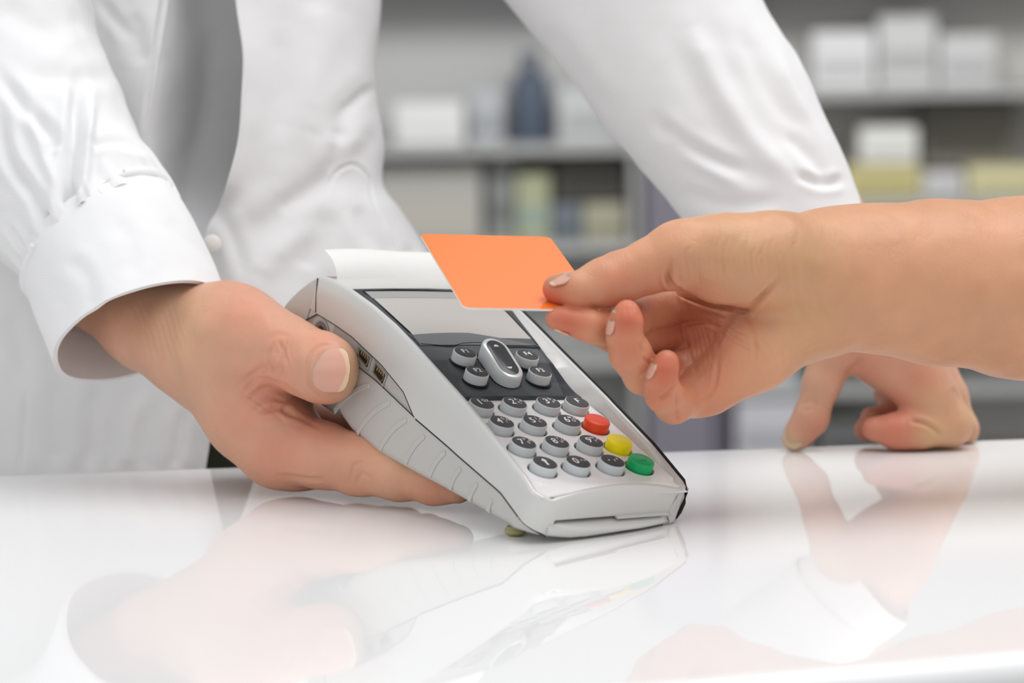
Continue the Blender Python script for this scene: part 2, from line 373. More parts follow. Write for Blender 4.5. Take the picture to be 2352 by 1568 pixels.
strip('panel_seam', [(-9, 58.6), (-5, 58.2)], .18, M_ring, dz=.12); strip('panel_seam', [(6, 57.8), (11, 57.2)], .18, M_black, dz=.12)
for s_, x, y in (('F1', -14.7, 56.2), ('F2', -15.2, 44.4), ('F3', 15.5, 44.2), ('F4', 15.1, 54.6)):
    zk = ZD(y) + 4.6
    MB().lathe([(5.9, ZD(y) + .0), (5.9, ZD(y) + .62)], (x, y, 0), 40).build('key_socket', M_black, term, sc=mm)
    key(x, y, zk, 4.9, 4.9, M_skirt, s_, '', dome=.5)
# rocker
def pill(cx, y0, y1, r, n=14):
    out = []
    for k in range(n + 1): a = PI * k / n; out.append((cx + r * math.cos(a), y1 + r * math.sin(a)))
    for k in range(n + 1): a = PI + PI * k / n; out.append((cx + r * math.cos(a), y0 + r * math.sin(a)))
    return out
def zl(y): return 6.2 + (y - 50) * .26
rings = []
for r, dz in ((6.3, -7.5), (6.3, -.9), (6.1, -.3), (5.6, 0), (5.0, .05)): rings.append([(x, y, zl(y) + dz) for x, y in pill(0, 45.2, 56.2, r)])
rk = MB().loft(rings).build('rocker_key', M_skirt, term, deg=40, sc=mm, label='long grey rocker key with silver rim')
rings = [[(x, y, zl(y) + .02) for x, y in pill(0, 45.2, 56.2, 5.75)], [(x, y, zl(y) + .16) for x, y in pill(0, 45.2, 56.2, 5.5)]]
MB().loft(rings).build('rocker_ring', M_ring, rk, sc=mm)
rings = [[(x, y, zl(y) + .02) for x, y in pill(0, 45.2, 56.2, 4.5)], [(x, y, zl(y) + .3) for x, y in pill(0, 45.2, 56.2, 4.3)], [(x, y, zl(y) + .45) for x, y in pill(0, 45.2, 56.2, 3)]]
MB().loft(rings).build('rocker_cap', M_dark, rk, sc=mm)
mb = MB()
for yc, s_ in ((56.5, 1), (45, -1)):
    mb.add([(1.25 * math.cos(a), yc + s_ * 1.15 * math.sin(a), zl(yc + s_ * 1.15 * math.sin(a)) + .58) for a in np.linspace(0, PI, 12)], [tuple(range(12))])
mb.build('legend', M_ink, rk, smooth=False, sc=mm)
MB().loft([[(x, y, ZD(y) + .3) for x, y in pill(0, 45.2, 56.2, 7.2)], [(x, y, ZD(y) + .62) for x, y in pill(0, 45.2, 56.2, 7.0)]]).build('key_socket', M_black, term, sc=mm)
# front: card slot and lip
rings = []
for x in np.linspace(-30, 31, 40):
    yo = YF(x) - 4.2 * max(0, 1 - (x / 31) ** 2) ** .8 - .3
    zb = -20.9 + .9 * (abs(x) / 31) ** 2 + (x + 30) * .012
    rings.append([(x, YF(x) + 8, -15.0), (x, YF(x) - .2, -14.8), (x, yo + 1.2, -15.6), (x, yo + .2, -16.4), (x, yo, -17.2), (x, yo + .2, zb + 1.4), (x, yo + .9, zb + .4), (x, yo + 2.5, zb), (x, YF(x) + 8, zb - .6)])
MB().loft(rings).build('card_slot_lip', M_sil, term, deg=50, sc=mm)
MB().box((-28.2, -38.2, -15.6), (28.2, -20, -13.0)).build('card_slot', M_black, term, sc=mm, smooth=False)
MB().prism([(x, y) for x, y in ((2, -42.2), (28, -41), (28, -34), (2, -34))], -13.9, -13.2).build('slot_step', M_sil, term, sc=mm, smooth=False)
MB().add([(30.5, -39.9, -5.5), (33.5, -39.0, -7.0), (28.4, -39.6, -14.5), (33.0, -37.5, -16.5), (29.2, -42.2, -17.2), (33.0, -40.0, -17.8)], [(0, 1, 3, 2), (2, 3, 5, 4), (0, 2, 4), (1, 5, 3), (0, 4, 5, 1)]).build('front_cheek', M_sil, term, sc=mm, smooth=False)
# black gasket down the right rim
pts = [(tw(y) + .5, y, ZR(y) - .8) for y in np.linspace(118, -32, 40)] + [(36.2, -37.6, -6), (35.9, -38.6, -10), (35.4, -38.6, -14), (34.8, -38, -18.6)]
MB().tube(pts, .75, 8).build('side_gasket', M_black, term, sc=mm)
rings = []
for y in np.linspace(-36, 125, 20): rings.append([(tw(y) - .5, y, ZR(y) - 1.2), (tw(y) + .9, y, ZR(y) - 1.6), (tw(y) + .8, y, ZB(min(y, 83)) + 3), (tw(y) - 1, y, ZB(min(y, 83)) + 2)])
MB().loft(rings).build('side_cover', M_low, term, sc=mm)
def seam(pts, r=.28):
    MB().tube([(-tw(y) - .02, y, z) for y, z in pts], r, 8).build('shell_seam', M_black, term, sc=mm)
seam([(y, (ZS(y) + LS(y)) / 2) for y in np.linspace(44, -33, 30)]); seam([(y, LS(y) + .35) for y in np.linspace(92, 45, 20)], .2); seam([(y, ZS(y) - .1) for y in np.linspace(126, 46, 40)], .18)
MB().tube([(-37.3, -33.5, -17.0), (-36.6, -36.6, -17.7), (-34.8, -39.6, -18.4), (-32, -41.7, -19.2), (-29.4, -42.7, -20.2)], .28, 8).build('shell_seam', M_black, term, sc=mm)
seam([(132.2, .6), (130.0, -6), (127, -12.6)], .3); seam([(126, -13), (131, -17.6), (137, -23.5)], .25)
# ports on the near side
def on_side(pts, lift): return [(-tw(y) - lift, y, z) for y, z in pts]
leaf = [(126, -13.2), (111, -10.6), (98, -9.2), (86, -8.9), (75, -9.5), (65, -10.4), (56.3, -12.1), (50, -15), (45, -17.4), (60, -17.6), (74.6, -17.2), (89, -18.2), (100, -20), (118, -30), (124, -26), (135, -22.5)]
pv = on_side(leaf, -.5) + on_side(leaf, -3); n = len(leaf)
pp = MB().add(pv, [tuple(range(n)), tuple(range(2 * n - 1, n - 1, -1))] + [(i, (i + 1) % n, n + (i + 1) % n, n + i) for i in range(n)]).build('port_panel', M_port, term, sc=mm, smooth=False)
for (q, kindp) in (([(92.6, -10.4), (92.3, -14.6), (82.5, -15.6), (82.3, -10.2)], M_metal), ([(79.2, -10.4), (79.2, -15.2), (70.1, -16.4), (69.7, -11.4)], M_edge)):
    cy = sum(a for a, b in q) / 4; cz = sum(b for a, b in q) / 4
    def sc_(f, q=q, cy=cy, cz=cz): return [(cy + (a - cy) * f, cz + (b - cz) * f) for a, b in q]
    rings = [on_side(sc_(1.12), -.55), on_side(sc_(1.12), .12), on_side(sc_(.96), .12), on_side(sc_(.9), -.6)]
    port = MB().loft(rings, cap=False).build('data_port', mat('port_rim', (150, 150, 148), .3), term, sc=mm, smooth=False)
    MB().add(on_side(sc_(.97), -.4), [(0, 1, 2, 3)]).build('port_cavity', M_black, port, sc=mm, smooth=False)
    qq = sc_(.82); r1 = []
    oc = lambda f: [(cy + (a - cy) * f, cz + (b - cz) * f) for a, b in [(q[0][0], q[0][1]), (q[1][0], q[1][1] + 1), (q[1][0] - 1.5, q[1][1]), (q[2][0] + 1.5, q[2][1]), (q[2][0], q[2][1] + 1), (q[3][0], q[3][1])]]
    MB().loft([on_side(oc(.8), -.35), on_side(oc(.8), .0), on_side(oc(.7), .0), on_side(oc(.7), -.35)], cap=False).build('connector_shell', M_gold if kindp is M_metal else M_metal, port, sc=mm, smooth=False)
    mb = MB()
    for k in range(4):
        y = cy + 2.3 - k * 1.5; mb.add(on_side([(y, cz + 1.9), (y, cz + .4), (y - .8, cz + .3), (y - .8, cz + 1.8)], -.15), [(0, 1, 2, 3)])
    mb.build('contact_pins', M_gold, port, sc=mm, smooth=False)
# round seal
def disc(r0, r1, lift, m, name, parent):
    a = np.linspace(0, 2 * PI, 41)[:-1]; v = [(-41.1 - lift, 119.5 + r1 * math.cos(t), -18.6 + r1 * math.sin(t)) for t in a]
    if r0 <= 0: return MB().add(v, [tuple(range(40))]).build(name, m, parent, sc=mm, smooth=False)
    v += [(-41.1 - lift, 119.5 + r0 * math.cos(t), -18.6 + r0 * math.sin(t)) for t in a]
    return MB().add(v, [(i, (i + 1) % 40, 40 + (i + 1) % 40, 40 + i) for i in range(40)]).build(name, m, parent, sc=mm, smooth=False)
sl = disc(0, 6.2, .02, M_port, 'security_seal', term)
disc(0, 5.2, .06, M_edge, 'seal_disc', sl)
for r in (4.8, 4.2, 3.6): disc(r - .12, r + .12, .12, M_port, 'seal_ring', sl)
v, f = text_geo('secu', 3.0); MB().add([(-41.1 - .2, 119.8 + a, -17.6 - b) for a, b, _ in v], f).build('seal_text', M_redink, sl, sc=mm, smooth=False)
# grip ribs
for (t, b) in (((79.2, -21.3), (95.9, -42.5)), ((63.1, -20.5), (77.4, -42.3)), ((50, -21.2), (60.5, -40.2)), ((36.4, -21.2), (42.5, -36.3)), ((21.4, -20), (26, -32.9)), ((9.2, -20.5), (11.5, -30.4)), ((-3.3, -20.1), (-2.1, -27.9)), ((-14.8, -20.6), (-15, -25.2))):
    t = np.array(t); b = np.array(b); dr = b - t; L = np.linalg.norm(dr); dr /= L; nr = np.array([dr[1], -dr[0]])
    ctr = [t + dr * L * s + nr * (-1) * L * .07 * 4 * s * (1 - s) for s in np.linspace(0, 1, 9)]
    left = [c + nr * 1.15 for c in ctr]; right = [c - nr * 1.15 for c in ctr]
    loop = left + right[::-1][:-1] + [t - nr * 1.0 + dr * .1, t - nr * .7 - dr * .6, t - dr * .9, t + nr * .7 - dr * .6]
    n = len(loop); cc = np.mean(loop, 0)
    inner = [p + (ctr[int(np.argmin([np.linalg.norm(p - c) for c in ctr]))] - p) * .28 for p in loop]
    v = on_side([tuple(p) for p in loop], -.3) + on_side([tuple(p) for p in loop], .05) + on_side([tuple(p) for p in inner], .22)
    MB().add(v, [(i, (i + 1) % n, n + (i + 1) % n, n + i) for i in range(n)] + [(n + i, n + (i + 1) % n, 2 * n + (i + 1) % n, 2 * n + i) for i in range(n)] + [tuple(range(2 * n, 3 * n))]).build('grip_rib', M_low, term, sc=mm, smooth=False)
# rubber foot touching the counter
fl = TM.inverted() @ Vector((0, 0, 0))
MB().lathe([(4.6, fl.z * 1000 + 3.9), (5.2, fl.z * 1000 + 5), (6, fl.z * 1000 + 9)], (fl.x * 1000 + 1.2, fl.y * 1000 + 1.2, 0), 30).build('foot_boss', M_low, term, sc=mm)
fx, fy, fz = fl.x * 1000, fl.y * 1000, fl.z * 1000
upL = TM.to_3x3().inverted() @ Vector((0, 0, 1))
prof = [(.5, 0), (2.6, .15), (3.9, .8), (4.4, 1.6), (4.3, 2.4), (3.7, 3.0), (3.6, 3.6)]
q = Vector((0, 0, 1)).rotation_difference(upL).to_matrix()
mb = MB().lathe(prof, (0, 0, 0), 30); mb.v = [tuple(q @ Vector(p) + Vector((fx, fy, fz))) for p in mb.v]; mb.build('rubber_foot', M_rubber, term, sc=mm)
for o in list(term.children):            # nothing of the housing reaches below the foot
    if o.name.startswith(('lower', 'card_slot', 'chassis', 'front', 'side')):
        for v in o.data.vertices:
            z = (TM @ v.co).z
            if z < .0012: v.co += upL * (.0012 - z)

# receipt paper rising from the slot
rings = []
for u in np.linspace(0, 1, 26):
    x = -36 + 72 * u; h = 7.5 + 1.4 * math.sin(PI * u) - 1.5 * u; row = []
    for s in np.linspace(0, 1, 10):
        y = 125 + 16 * s - 2.5 * math.sin(PI * s) * (1 - u); z = 2.2 + h * math.sin(s * PI * .55) + .4 * math.sin(u * 9) * s
        row.append((x, y, z))
    rings.append(row + [(a, b + .12, c - .12) for a, b, c in row[::-1]])
rp = MB().loft(rings).build('receipt_paper', M_paper, sc=mm, deg=60); rp.matrix_world = TM
tag(rp, 'curled strip of white receipt paper coming out of the top of the card terminal', 'receipt')

# ------------------------------------------------------------ the orange card
CMX = Matrix(((0.96956, -0.21630, 0.11478, -0.001228), (0.23812, 0.94213, -0.23597, 0.033300), (-0.05709, 0.25612, 0.96496, 0.097993), (0, 0, 0, 1)))
cwid, clen, r = .0540, .0856, .0032
poly = []
for sx, sy, a0 in ((1, 1, 0), (-1, 1, PI / 2), (-1, -1, PI), (1, -1, 1.5 * PI)):
    for k in range(7):
        a = a0 + PI / 2 * k / 6; poly.append((sx * (cwid / 2 - r) + r * math.cos(a), sy * (clen / 2 - r) + r * math.sin(a)))
M_card = mat('orange_card_print', (250, 126, 48), .16, bump=.12, bscale=160, var=.05)
M_cedge = mat('card_white_core', (225, 225, 222), .5)
c = MB().prism(poly, -.00038, .00038).build('payment_card', M_card, smooth=False)
c.data.materials.append(M_cedge)
for p_ in c.data.polygons:
    if abs(p_.normal.z) < .5 or p_.normal.z < -.5: p_.material_index = 1
c.matrix_world = CMX
tag(c, 'blank orange plastic payment card held between thumb and finger over the terminal', 'payment card')
# ------------------------------------------------------------ organic surfaces
def smin(a, b, k):
    h = np.maximum(k - np.abs(a - b), 0) / k
    return np.minimum(a, b) - h * h * k * .25
class Field:
    def __init__(s, lo, hi, h):
        s.h = h; s.lo = np.array(lo, float); s.n = np.ceil((np.array(hi) - s.lo) / h).astype(int) + 1
        s.F = np.full(s.n, .05, np.float32)
    def box(s, lo, hi):
        a = np.clip(((np.array(lo) - s.lo) / s.h).astype(int), 0, s.n - 1); b = np.clip(((np.array(hi) - s.lo) / s.h).astype(int) + 2, 1, s.n)
        return a, b
    def cone(s, a, b, ra, rb, k):
        a = np.array(a, float); b = np.array(b, float); m = max(ra, rb) + k + 2 * s.h
        i, j = s.box(np.minimum(a, b) - m, np.maximum(a, b) + m)
        if np.any(j <= i): return
        g = [(s.lo[c] + s.h * np.arange(i[c], j[c])).astype(np.float32) for c in range(3)]
        X = g[0][:, None, None] - a[0]; Y = g[1][None, :, None] - a[1]; Z = g[2][None, None, :] - a[2]
        d = b - a; L = max(d @ d, 1e-12)
        t = np.clip((X * d[0] + Y * d[1] + Z * d[2]) / L, 0, 1)
        q = np.sqrt((X - t * d[0]) ** 2 + (Y - t * d[1]) ** 2 + (Z - t * d[2]) ** 2) - (ra + (rb - ra) * t)
        sl = tuple(slice(i[c], j[c]) for c in range(3)); s.F[sl] = smin(s.F[sl], q, k)
    def chain(s, pts, k):
        q = [(P(x, y, d), r * d / FPX) for x, y, d, r in pts]
        for (a, ra), (b, rb) in zip(q[:-1], q[1:]): s.cone(a, b, ra, rb, k)
    def merge(s, o, k): s.F = smin(s.F, o.F, k)
    def mesh(s):
        F = s.F; ins = F < 0
        acc = np.zeros(tuple(s.n - 1) + (3,), np.float32); cnt = np.zeros(tuple(s.n - 1), np.float32)
        for ax in range(3):
            a = [slice(None)] * 3; b = [slice(None)] * 3; a[ax] = slice(0, -1); b[ax] = slice(1, None)
            fa, fb = F[tuple(a)], F[tuple(b)]; idx = np.argwhere((fa < 0) != (fb < 0))
            va = fa[tuple(idx.T)]; vb = fb[tuple(idx.T)]; p = idx.astype(np.float32); p[:, ax] += va / (va - vb)
            o1, o2 = [c for c in range(3) if c != ax]
            for u in (0, -1):
                for w in (0, -1):
                    c = idx.copy(); c[:, o1] += u; c[:, o2] += w
                    ok = np.all((c >= 0) & (c < s.n - 1), axis=1)
                    np.add.at(acc, tuple(c[ok].T), p[ok]); np.add.at(cnt, tuple(c[ok].T), 1)
        cells = np.argwhere(cnt > 0); vid = np.full(tuple(s.n - 1), -1, np.int64); vid[tuple(cells.T)] = np.arange(len(cells))
        V = s.lo + s.h * (acc[tuple(cells.T)] / cnt[tuple(cells.T)][:, None]); Q = []
        for ax in range(3):
            a = [slice(None)] * 3; b = [slice(None)] * 3; a[ax] = slice(0, -1); b[ax] = slice(1, None)
            ia, ib = ins[tuple(a)], ins[tuple(b)]; idx = np.argwhere(ia != ib); o1, o2 = [(1, 2), (2, 0), (0, 1)][ax]
            ok = (idx[:, o1] > 0) & (idx[:, o2] > 0) & (idx[:, o1] < s.n[o1] - 1) & (idx[:, o2] < s.n[o2] - 1); idx = idx[ok]
            fl = ia[tuple(idx.T)]; q = []
            for u, w in ((0, 0), (-1, 0), (-1, -1), (0, -1)):
                c = idx.copy(); c[:, o1] += u; c[:, o2] += w; q.append(vid[tuple(c.T)])
            q = np.stack(q, 1); q[~fl] = q[~fl][:, ::-1]; Q.append(q)
        return V, np.vstack(Q)
def vnormals(V, Q):
    n = np.cross(V[Q[:, 2]] - V[Q[:, 0]], V[Q[:, 3]] - V[Q[:, 1]]); out = np.zeros_like(V)
    for k in range(4): np.add.at(out, Q[:, k], n)
    return out / np.maximum(np.linalg.norm(out, axis=1), 1e-12)[:, None]
def relax(V, Q, it, lam=.5):
    E = np.vstack([Q[:, [0, 1]], Q[:, [1, 2]], Q[:, [2, 3]], Q[:, [3, 0]]]); c = np.bincount(E.ravel(), minlength=len(V))[:, None]
    for _ in range(it):
        a = np.zeros_like(V)
        for k in range(3): a[:, k] = np.bincount(E[:, 0], V[E[:, 1], k], len(V)) + np.bincount(E[:, 1], V[E[:, 0], k], len(V))
        V = V + lam * (a / np.maximum(c, 1) - V)
    return V
def pix(V):
    q = V - CAM; z = q @ FW; return 1176 + FPX * (q @ RT) / z, 784 - FPX * (q @ UP) / z, z
def poly_dist(x, y, pl):
    best = np.full(x.shape, 1e9); side = np.zeros(x.shape); par = np.zeros(x.shape); n = len(pl) - 1
    for i in range(n):
        (ax, ay), (bx, by) = pl[i], pl[i + 1]; dx, dy = bx - ax, by - ay; L = dx * dx + dy * dy
        t = np.clip(((x - ax) * dx + (y - ay) * dy) / L, 0, 1); ex = x - ax - t * dx; ey = y - ay - t * dy; d = np.hypot(ex, ey)
        m = d < best; best[m] = d[m]; side[m] = np.sign(dx * ey - dy * ex)[m]; par[m] = ((i + t) / n)[m]
    return best, side, par
def creases(V, N, lines):
    """soft grooves (depth mm > 0) or ridges (< 0) along measured lines, only on the side they were seen"""
    x, y, z = pix(V); vd = V - CAM; vd /= np.linalg.norm(vd, axis=1)[:, None]
    face = np.clip(-(N * vd).sum(1) * 1.6, 0, 1); D = np.zeros(len(V))
    for pl, w, dep in lines:
        if len(pl) > 2: pl = [tuple(p) for p in crom(pl, 4 * len(pl))]
        xs = [p[0] for p in pl]; ys = [p[1] for p in pl]; m = (x > min(xs) - 4 * w) & (x < max(xs) + 4 * w) & (y > min(ys) - 4 * w) & (y < max(ys) + 4 * w)
        if not m.any(): continue
        d, sd, t = poly_dist(x[m], y[m], pl); tp = np.clip(np.minimum(t, 1 - t) * 5 + .15, 0, 1)
        D[m] += tp * dep * .001 * (np.exp(-(d / w) ** 2) - .35 * np.exp(-((d - 2.0 * w) / w) ** 2))
    return V - N * (D * face)[:, None]
_lat = np.random.RandomState(3).rand(32, 32, 32)
def vnoise(p):
    i = np.floor(p).astype(int); f = p - i; f = f * f * (3 - 2 * f); o = 0
    for a in (0, 1):
        for b in (0, 1):
            for c in (0, 1):
                w = (f[:, 0] if a else 1 - f[:, 0]) * (f[:, 1] if b else 1 - f[:, 1]) * (f[:, 2] if c else 1 - f[:, 2])
                o = o + w * _lat[(i[:, 0] + a) % 32, (i[:, 1] + b) % 32, (i[:, 2] + c) % 32]
    return o - .5
def skin_mat(name, c1, c2, c3, bs=1.0):
    m = mat(name, c1, .42, spec=.4, sss=.22, bscale=60); n = m.node_tree.nodes; l = m.node_tree.links; b = n['Principled BSDF']
    b.inputs['Subsurface Scale'].default_value = .0035; b.inputs['Subsurface Radius'].default_value = (1.0, .32, .18)
    at = n.new('ShaderNodeAttribute'); at.attribute_name = 'tint'
    sp = n.new('ShaderNodeSeparateColor'); l.new(at.outputs['Color'], sp.inputs[0])
    tc = n.new('ShaderNodeTexCoord')
    a = n.new('ShaderNodeMix'); a.data_type = 'RGBA'; a.inputs['A'].default_value = lin(c1); a.inputs['B'].default_value = lin(c2); l.new(sp.outputs[0], a.inputs['Factor'])
    a2 = n.new('ShaderNodeMix'); a2.data_type = 'RGBA'; a2.inputs['B'].default_value = lin(c3); l.new(sp.outputs[1], a2.inputs['Factor']); l.new(a.outputs['Result'], a2.inputs['A'])
    nz = n.new('ShaderNodeTexNoise'); nz.inputs['Scale'].default_value = 45; nz.inputs['Detail'].default_value = 5; l.new(tc.outputs['Object'], nz.inputs['Vector'])
    mr = n.new('ShaderNodeMapRange'); mr.inputs['From Min'].default_value = .3; mr.inputs['From Max'].default_value = .7; mr.inputs['To Min'].default_value = .91; mr.inputs['To Max'].default_value = 1.05; l.new(nz.outputs['Fac'], mr.inputs['Value'])
    mx = n.new('ShaderNodeMix'); mx.data_type = 'RGBA'; mx.blend_type = 'MULTIPLY'; mx.inputs['Factor'].default_value = 1; l.new(a2.outputs['Result'], mx.inputs['A']); l.new(mr.outputs['Result'], mx.inputs['B']); l.new(mx.outputs['Result'], b.inputs['Base Color'])
    v = n.new('ShaderNodeTexVoronoi'); v.inputs['Scale'].default_value = 900; v.feature = 'DISTANCE_TO_EDGE'
    n2 = n.new('ShaderNodeTexNoise'); n2.inputs['Scale'].default_value = 250; n2.inputs['Detail'].default_value = 6; l.new(tc.outputs['Object'], n2.inputs['Vector']); l.new(tc.outputs['Object'], v.inputs['Vector'])
    ad0 = n.new('ShaderNodeMath'); ad0.operation = 'MULTIPLY_ADD'; l.new(v.outputs['Distance'], ad0.inputs[0]); ad0.inputs[1].default_value = .5; l.new(n2.outputs['Fac'], ad0.inputs[2])
    n3 = n.new('ShaderNodeTexNoise'); n3.inputs['Scale'].default_value = 95; n3.inputs['Detail'].default_value = 3; n3.inputs['Distortion'].default_value = .5; mp = n.new('ShaderNodeMapping'); mp.inputs['Scale'].default_value = (1.5, 1, .55); l.new(tc.outputs['Object'], mp.inputs[0]); l.new(mp.outputs[0], n3.inputs['Vector'])
    s1 = n.new('ShaderNodeMath'); s1.operation = 'SUBTRACT'; s1.inputs[1].default_value = .5; l.new(n3.outputs['Fac'], s1.inputs[0]); s2 = n.new('ShaderNodeMath'); s2.operation = 'ABSOLUTE'; l.new(s1.outputs[0], s2.inputs[0])
    s3 = n.new('ShaderNodeMath'); s3.operation = 'MINIMUM'; s3.inputs[1].default_value = .035; l.new(s2.outputs[0], s3.inputs[0]); ad = n.new('ShaderNodeMath'); ad.operation = 'MULTIPLY_ADD'; ad.inputs[1].default_value = 14.0; l.new(s3.outputs[0], ad.inputs[0]); l.new(ad0.outputs[0], ad.inputs[2])
    bp = n.new('ShaderNodeBump'); bp.inputs['Strength'].default_value = .22 * bs; bp.inputs['Distance'].default_value = .0006; l.new(ad.outputs[0], bp.inputs['Height']); l.new(bp.outputs['Normal'], b.inputs['Normal'])
    return m
M_skin = skin_mat('warm_tan_skin', (208, 154, 119), (196, 104, 78), (198, 160, 114))
M_skin2 = skin_mat('pink_fair_skin', (208, 160, 132), (206, 128, 104), (212, 178, 134))
M_nail = mat('fingernail', (214, 158, 138), .25, sss=.25, coat=.2)
def _nailtip(m):
    n = m.node_tree.nodes; l = m.node_tree.links; b = n['Principled BSDF']; at = n.new('ShaderNodeAttribute'); at.attribute_name = 'tint'; sp = n.new('ShaderNodeSeparateColor'); l.new(at.outputs['Color'], sp.inputs[0])
    x = n.new('ShaderNodeMix'); x.data_type = 'RGBA'; x.inputs['A'].default_value = lin((214, 158, 138)); x.inputs['B'].default_value = lin((226, 204, 166)); l.new(sp.outputs[2], x.inputs['Factor']); l.new(x.outputs['Result'], b.inputs['Base Color'])
_nailtip(M_nail)
def spots(V, lst):
    x, y, z = pix(V); t = np.zeros(len(V))
    for cx, cy, r, a in lst: t = np.maximum(t, a * np.exp(-((x - cx) ** 2 + (y - cy) ** 2) / (r * r)))
    return t
def nail(base, tip, wid, facing, bulge, tipfrac=.12, n=44, m=50):
    """curved nail plate from the fold (base) to the free edge (tip), world points"""
    b, t, u = np.array(base), np.array(tip), np.array(facing, float); L = t - b; u = u - L * (u @ L) / (L @ L); u /= np.linalg.norm(u); s = np.cross(L, u); s /= np.linalg.norm(s)
    V = []; F = []; mi = []; tf = []
    for j in range(m + 1):
        q = j / m
        e = max(0, 1 - (1 - q / .36) ** 2.3) ** .5 if q < .36 else (1 - max(0, (q - .6) / .4 * .97) ** 2.3) ** .5
        hw = wid * .5 * max(e, .16)
        for i in range(n + 1):
            a = -1 + 2 * i / n; tf.append(min(1, max(0, (q + .30 * (a * e) ** 2 - (1 - tipfrac)) / .03)) * .55 if q > .5 else 0); V.append(b + L * (q + .02 * (1 - a * a) * (1 if q > .9 else 0)) + s * (a * hw) + u * (-(1 - math.sqrt(max(0, 1 - (a * hw / (wid * .5) * .86) ** 2))) * wid * bulge + (.0003 if q > .05 else -.0002) - .0006 * (q - .5) ** 2 * 4))
    k = len(V); V += [v - u * .0006 for v in V]; tf = tf + tf
    idx = lambda j, i: j * (n + 1) + i
    for j in range(m):
        for i in range(n):
            F.append((idx(j, i), idx(j, i + 1), idx(j + 1, i + 1), idx(j + 1, i))); mi.append(1)
            F.append((k + idx(j, i), k + idx(j + 1, i), k + idx(j + 1, i + 1), k + idx(j, i + 1))); mi.append(1)
    rim = [(idx(0, i), idx(0, i + 1)) for i in range(n)] + [(idx(m, i + 1), idx(m, i)) for i in range(n)] + [(idx(j + 1, 0), idx(j, 0)) for j in range(m)] + [(idx(j, n), idx(j + 1, n)) for j in range(m)]
    for a, c in rim: F.append((c, a, a + k, c + k)); mi.append(1)
    return V, F, mi, tf
def nail_on(c0, c1, dr, wid, bulge, tipfrac=.1, k=1.05):
    """nail on a finger: two points of its axis (px, py, depth, radius px) and the outward direction"""
    dr = np.array(dr, float); dr /= np.linalg.norm(dr)
    return nail(P(*c0[:3]) + dr * (c0[3] * c0[2] / FPX * k - .0002), P(*c1[:3]) + dr * (c1[3] * c1[2] / FPX * k - .0004), wid, dr, bulge, tipfrac)
def body_mesh(name, pieces, nails, skin, parent=None):
    V = []; F = []; MI = []; T = []
    for v, q, t, y in pieces:
        k = len(V); V += [tuple(p) for p in v]; F += [tuple(int(i) + k for i in f) for f in q]; MI += [0] * len(q); T += list(zip(t, y, [0] * len(v)))
    for v, q, mi, tf in nails:
        k = len(V); V += [tuple(p) for p in v]; F += [tuple(i + k for i in f) for f in q]; MI += mi; T += [(0, 0, t) for t in tf]
    o = obj(name, V, F, skin, parent); o.data.materials.append(M_nail)
    o.data.polygons.foreach_set('material_index', MI)
    a = o.data.color_attributes.new('tint', 'FLOAT_COLOR', 'POINT'); arr = np.ones((len(V), 4), np.float32); arr[:, 0] = [t[0] for t in T]; arr[:, 1] = [t[1] for t in T]; arr[:, 2] = [t[2] for t in T]
    a.data.foreach_set('color', arr.ravel()); return o
def bounds(chains, pad):
    pts = np.array([P(x, y, d) for c in chains for x, y, d, r in c]); rr = max(r * d / FPX for c in chains for x, y, d, r in c)
    return pts.min(0) - rr - pad, pts.max(0) + rr + pad
def hand(palm, fingers, h, kp, kf, kj, extra={}):
    lo, hi = bounds(palm + fingers, .004)
    A = Field(lo, hi, h); B = Field(lo, hi, h)
    for c in palm: A.chain(c, kp)
    for n_, c in enumerate(fingers):
        B1 = Field(lo, hi, h); B1.chain(c, kf); B.merge(B1, extra.get(n_, .0012))
    A.merge(B, kj); return A
def pol(*a): return list(a)

# ---- customer: bare forearm and hand holding the card
SH = 0.0
fore = [(2620, 690, 1.150, 215), (2352, 662, 1.140, 200), (2150, 648, 1.128, 181), (2000, 638, 1.117, 160), (1900, 640, 1.112, 150), (1840, 650, 1.108, 140)]
thenar = [(1880, 610, 1.104, 116), (1770, 600, 1.090, 116), (1655, 594, 1.083, 103), (1585, 586, 1.080, 80)]
meta = [[(1850, 650, 1.114, 100), (1605, 690, 1.127, 50)], [(1850, 672, 1.116, 102), (1595, 765, 1.129, 52)], [(1850, 695, 1.114, 106), (1600, 840, 1.120, 58)], [(1850, 715, 1.108, 108), (1740, 806, 1.098, 80), (1630, 890, 1.096, 62)], [(1640, 760, 1.132, 66), (1780, 730, 1.122, 84)]]
c_thumb = [(1600, 583, 1.081, 74), (1548, 588, 1.080, 72), (1490, 612, 1.079, 63), (1430, 634, 1.0775, 61), (1385, 650, 1.0735, 57), (1325, 667, 1.0700, 41), (1288, 664, 1.0725, 35), (1278, 662, 1.073, 32)]
c_index = [(1610, 690, 1.120, 54), (1550, 700, 1.116, 48), (1470, 722, 1.098, 44), (1425, 755, 1.078, 44), (1350, 748, 1.0690, 38), (1295, 735, 1.0675, 30), (1280, 731, 1.0675, 27)]
c_middle = [(1605, 765, 1.122, 54), (1545, 768, 1.120, 46), (1470, 776, 1.104, 41), (1405, 770, 1.088, 36), (1350, 755, 1.080, 30)]
c_ringf = [(1615, 850, 1.112, 56), (1545, 858, 1.108, 48), (1498, 866, 1.090, 47), (1476, 856, 1.076, 48), (1447, 812, 1.064, 48), (1435, 775, 1.060, 40), (1439, 738, 1.0585, 37), (1441, 717, 1.059, 29)]
c_ring = [(1640, 880, 1.104, 60), (1590, 905, 1.098, 52), (1548, 928, 1.080, 45), (1524, 905, 1.067, 43), (1518, 878, 1.063, 38), (1527, 845, 1.061, 31), (1531, 830, 1.061, 27)]
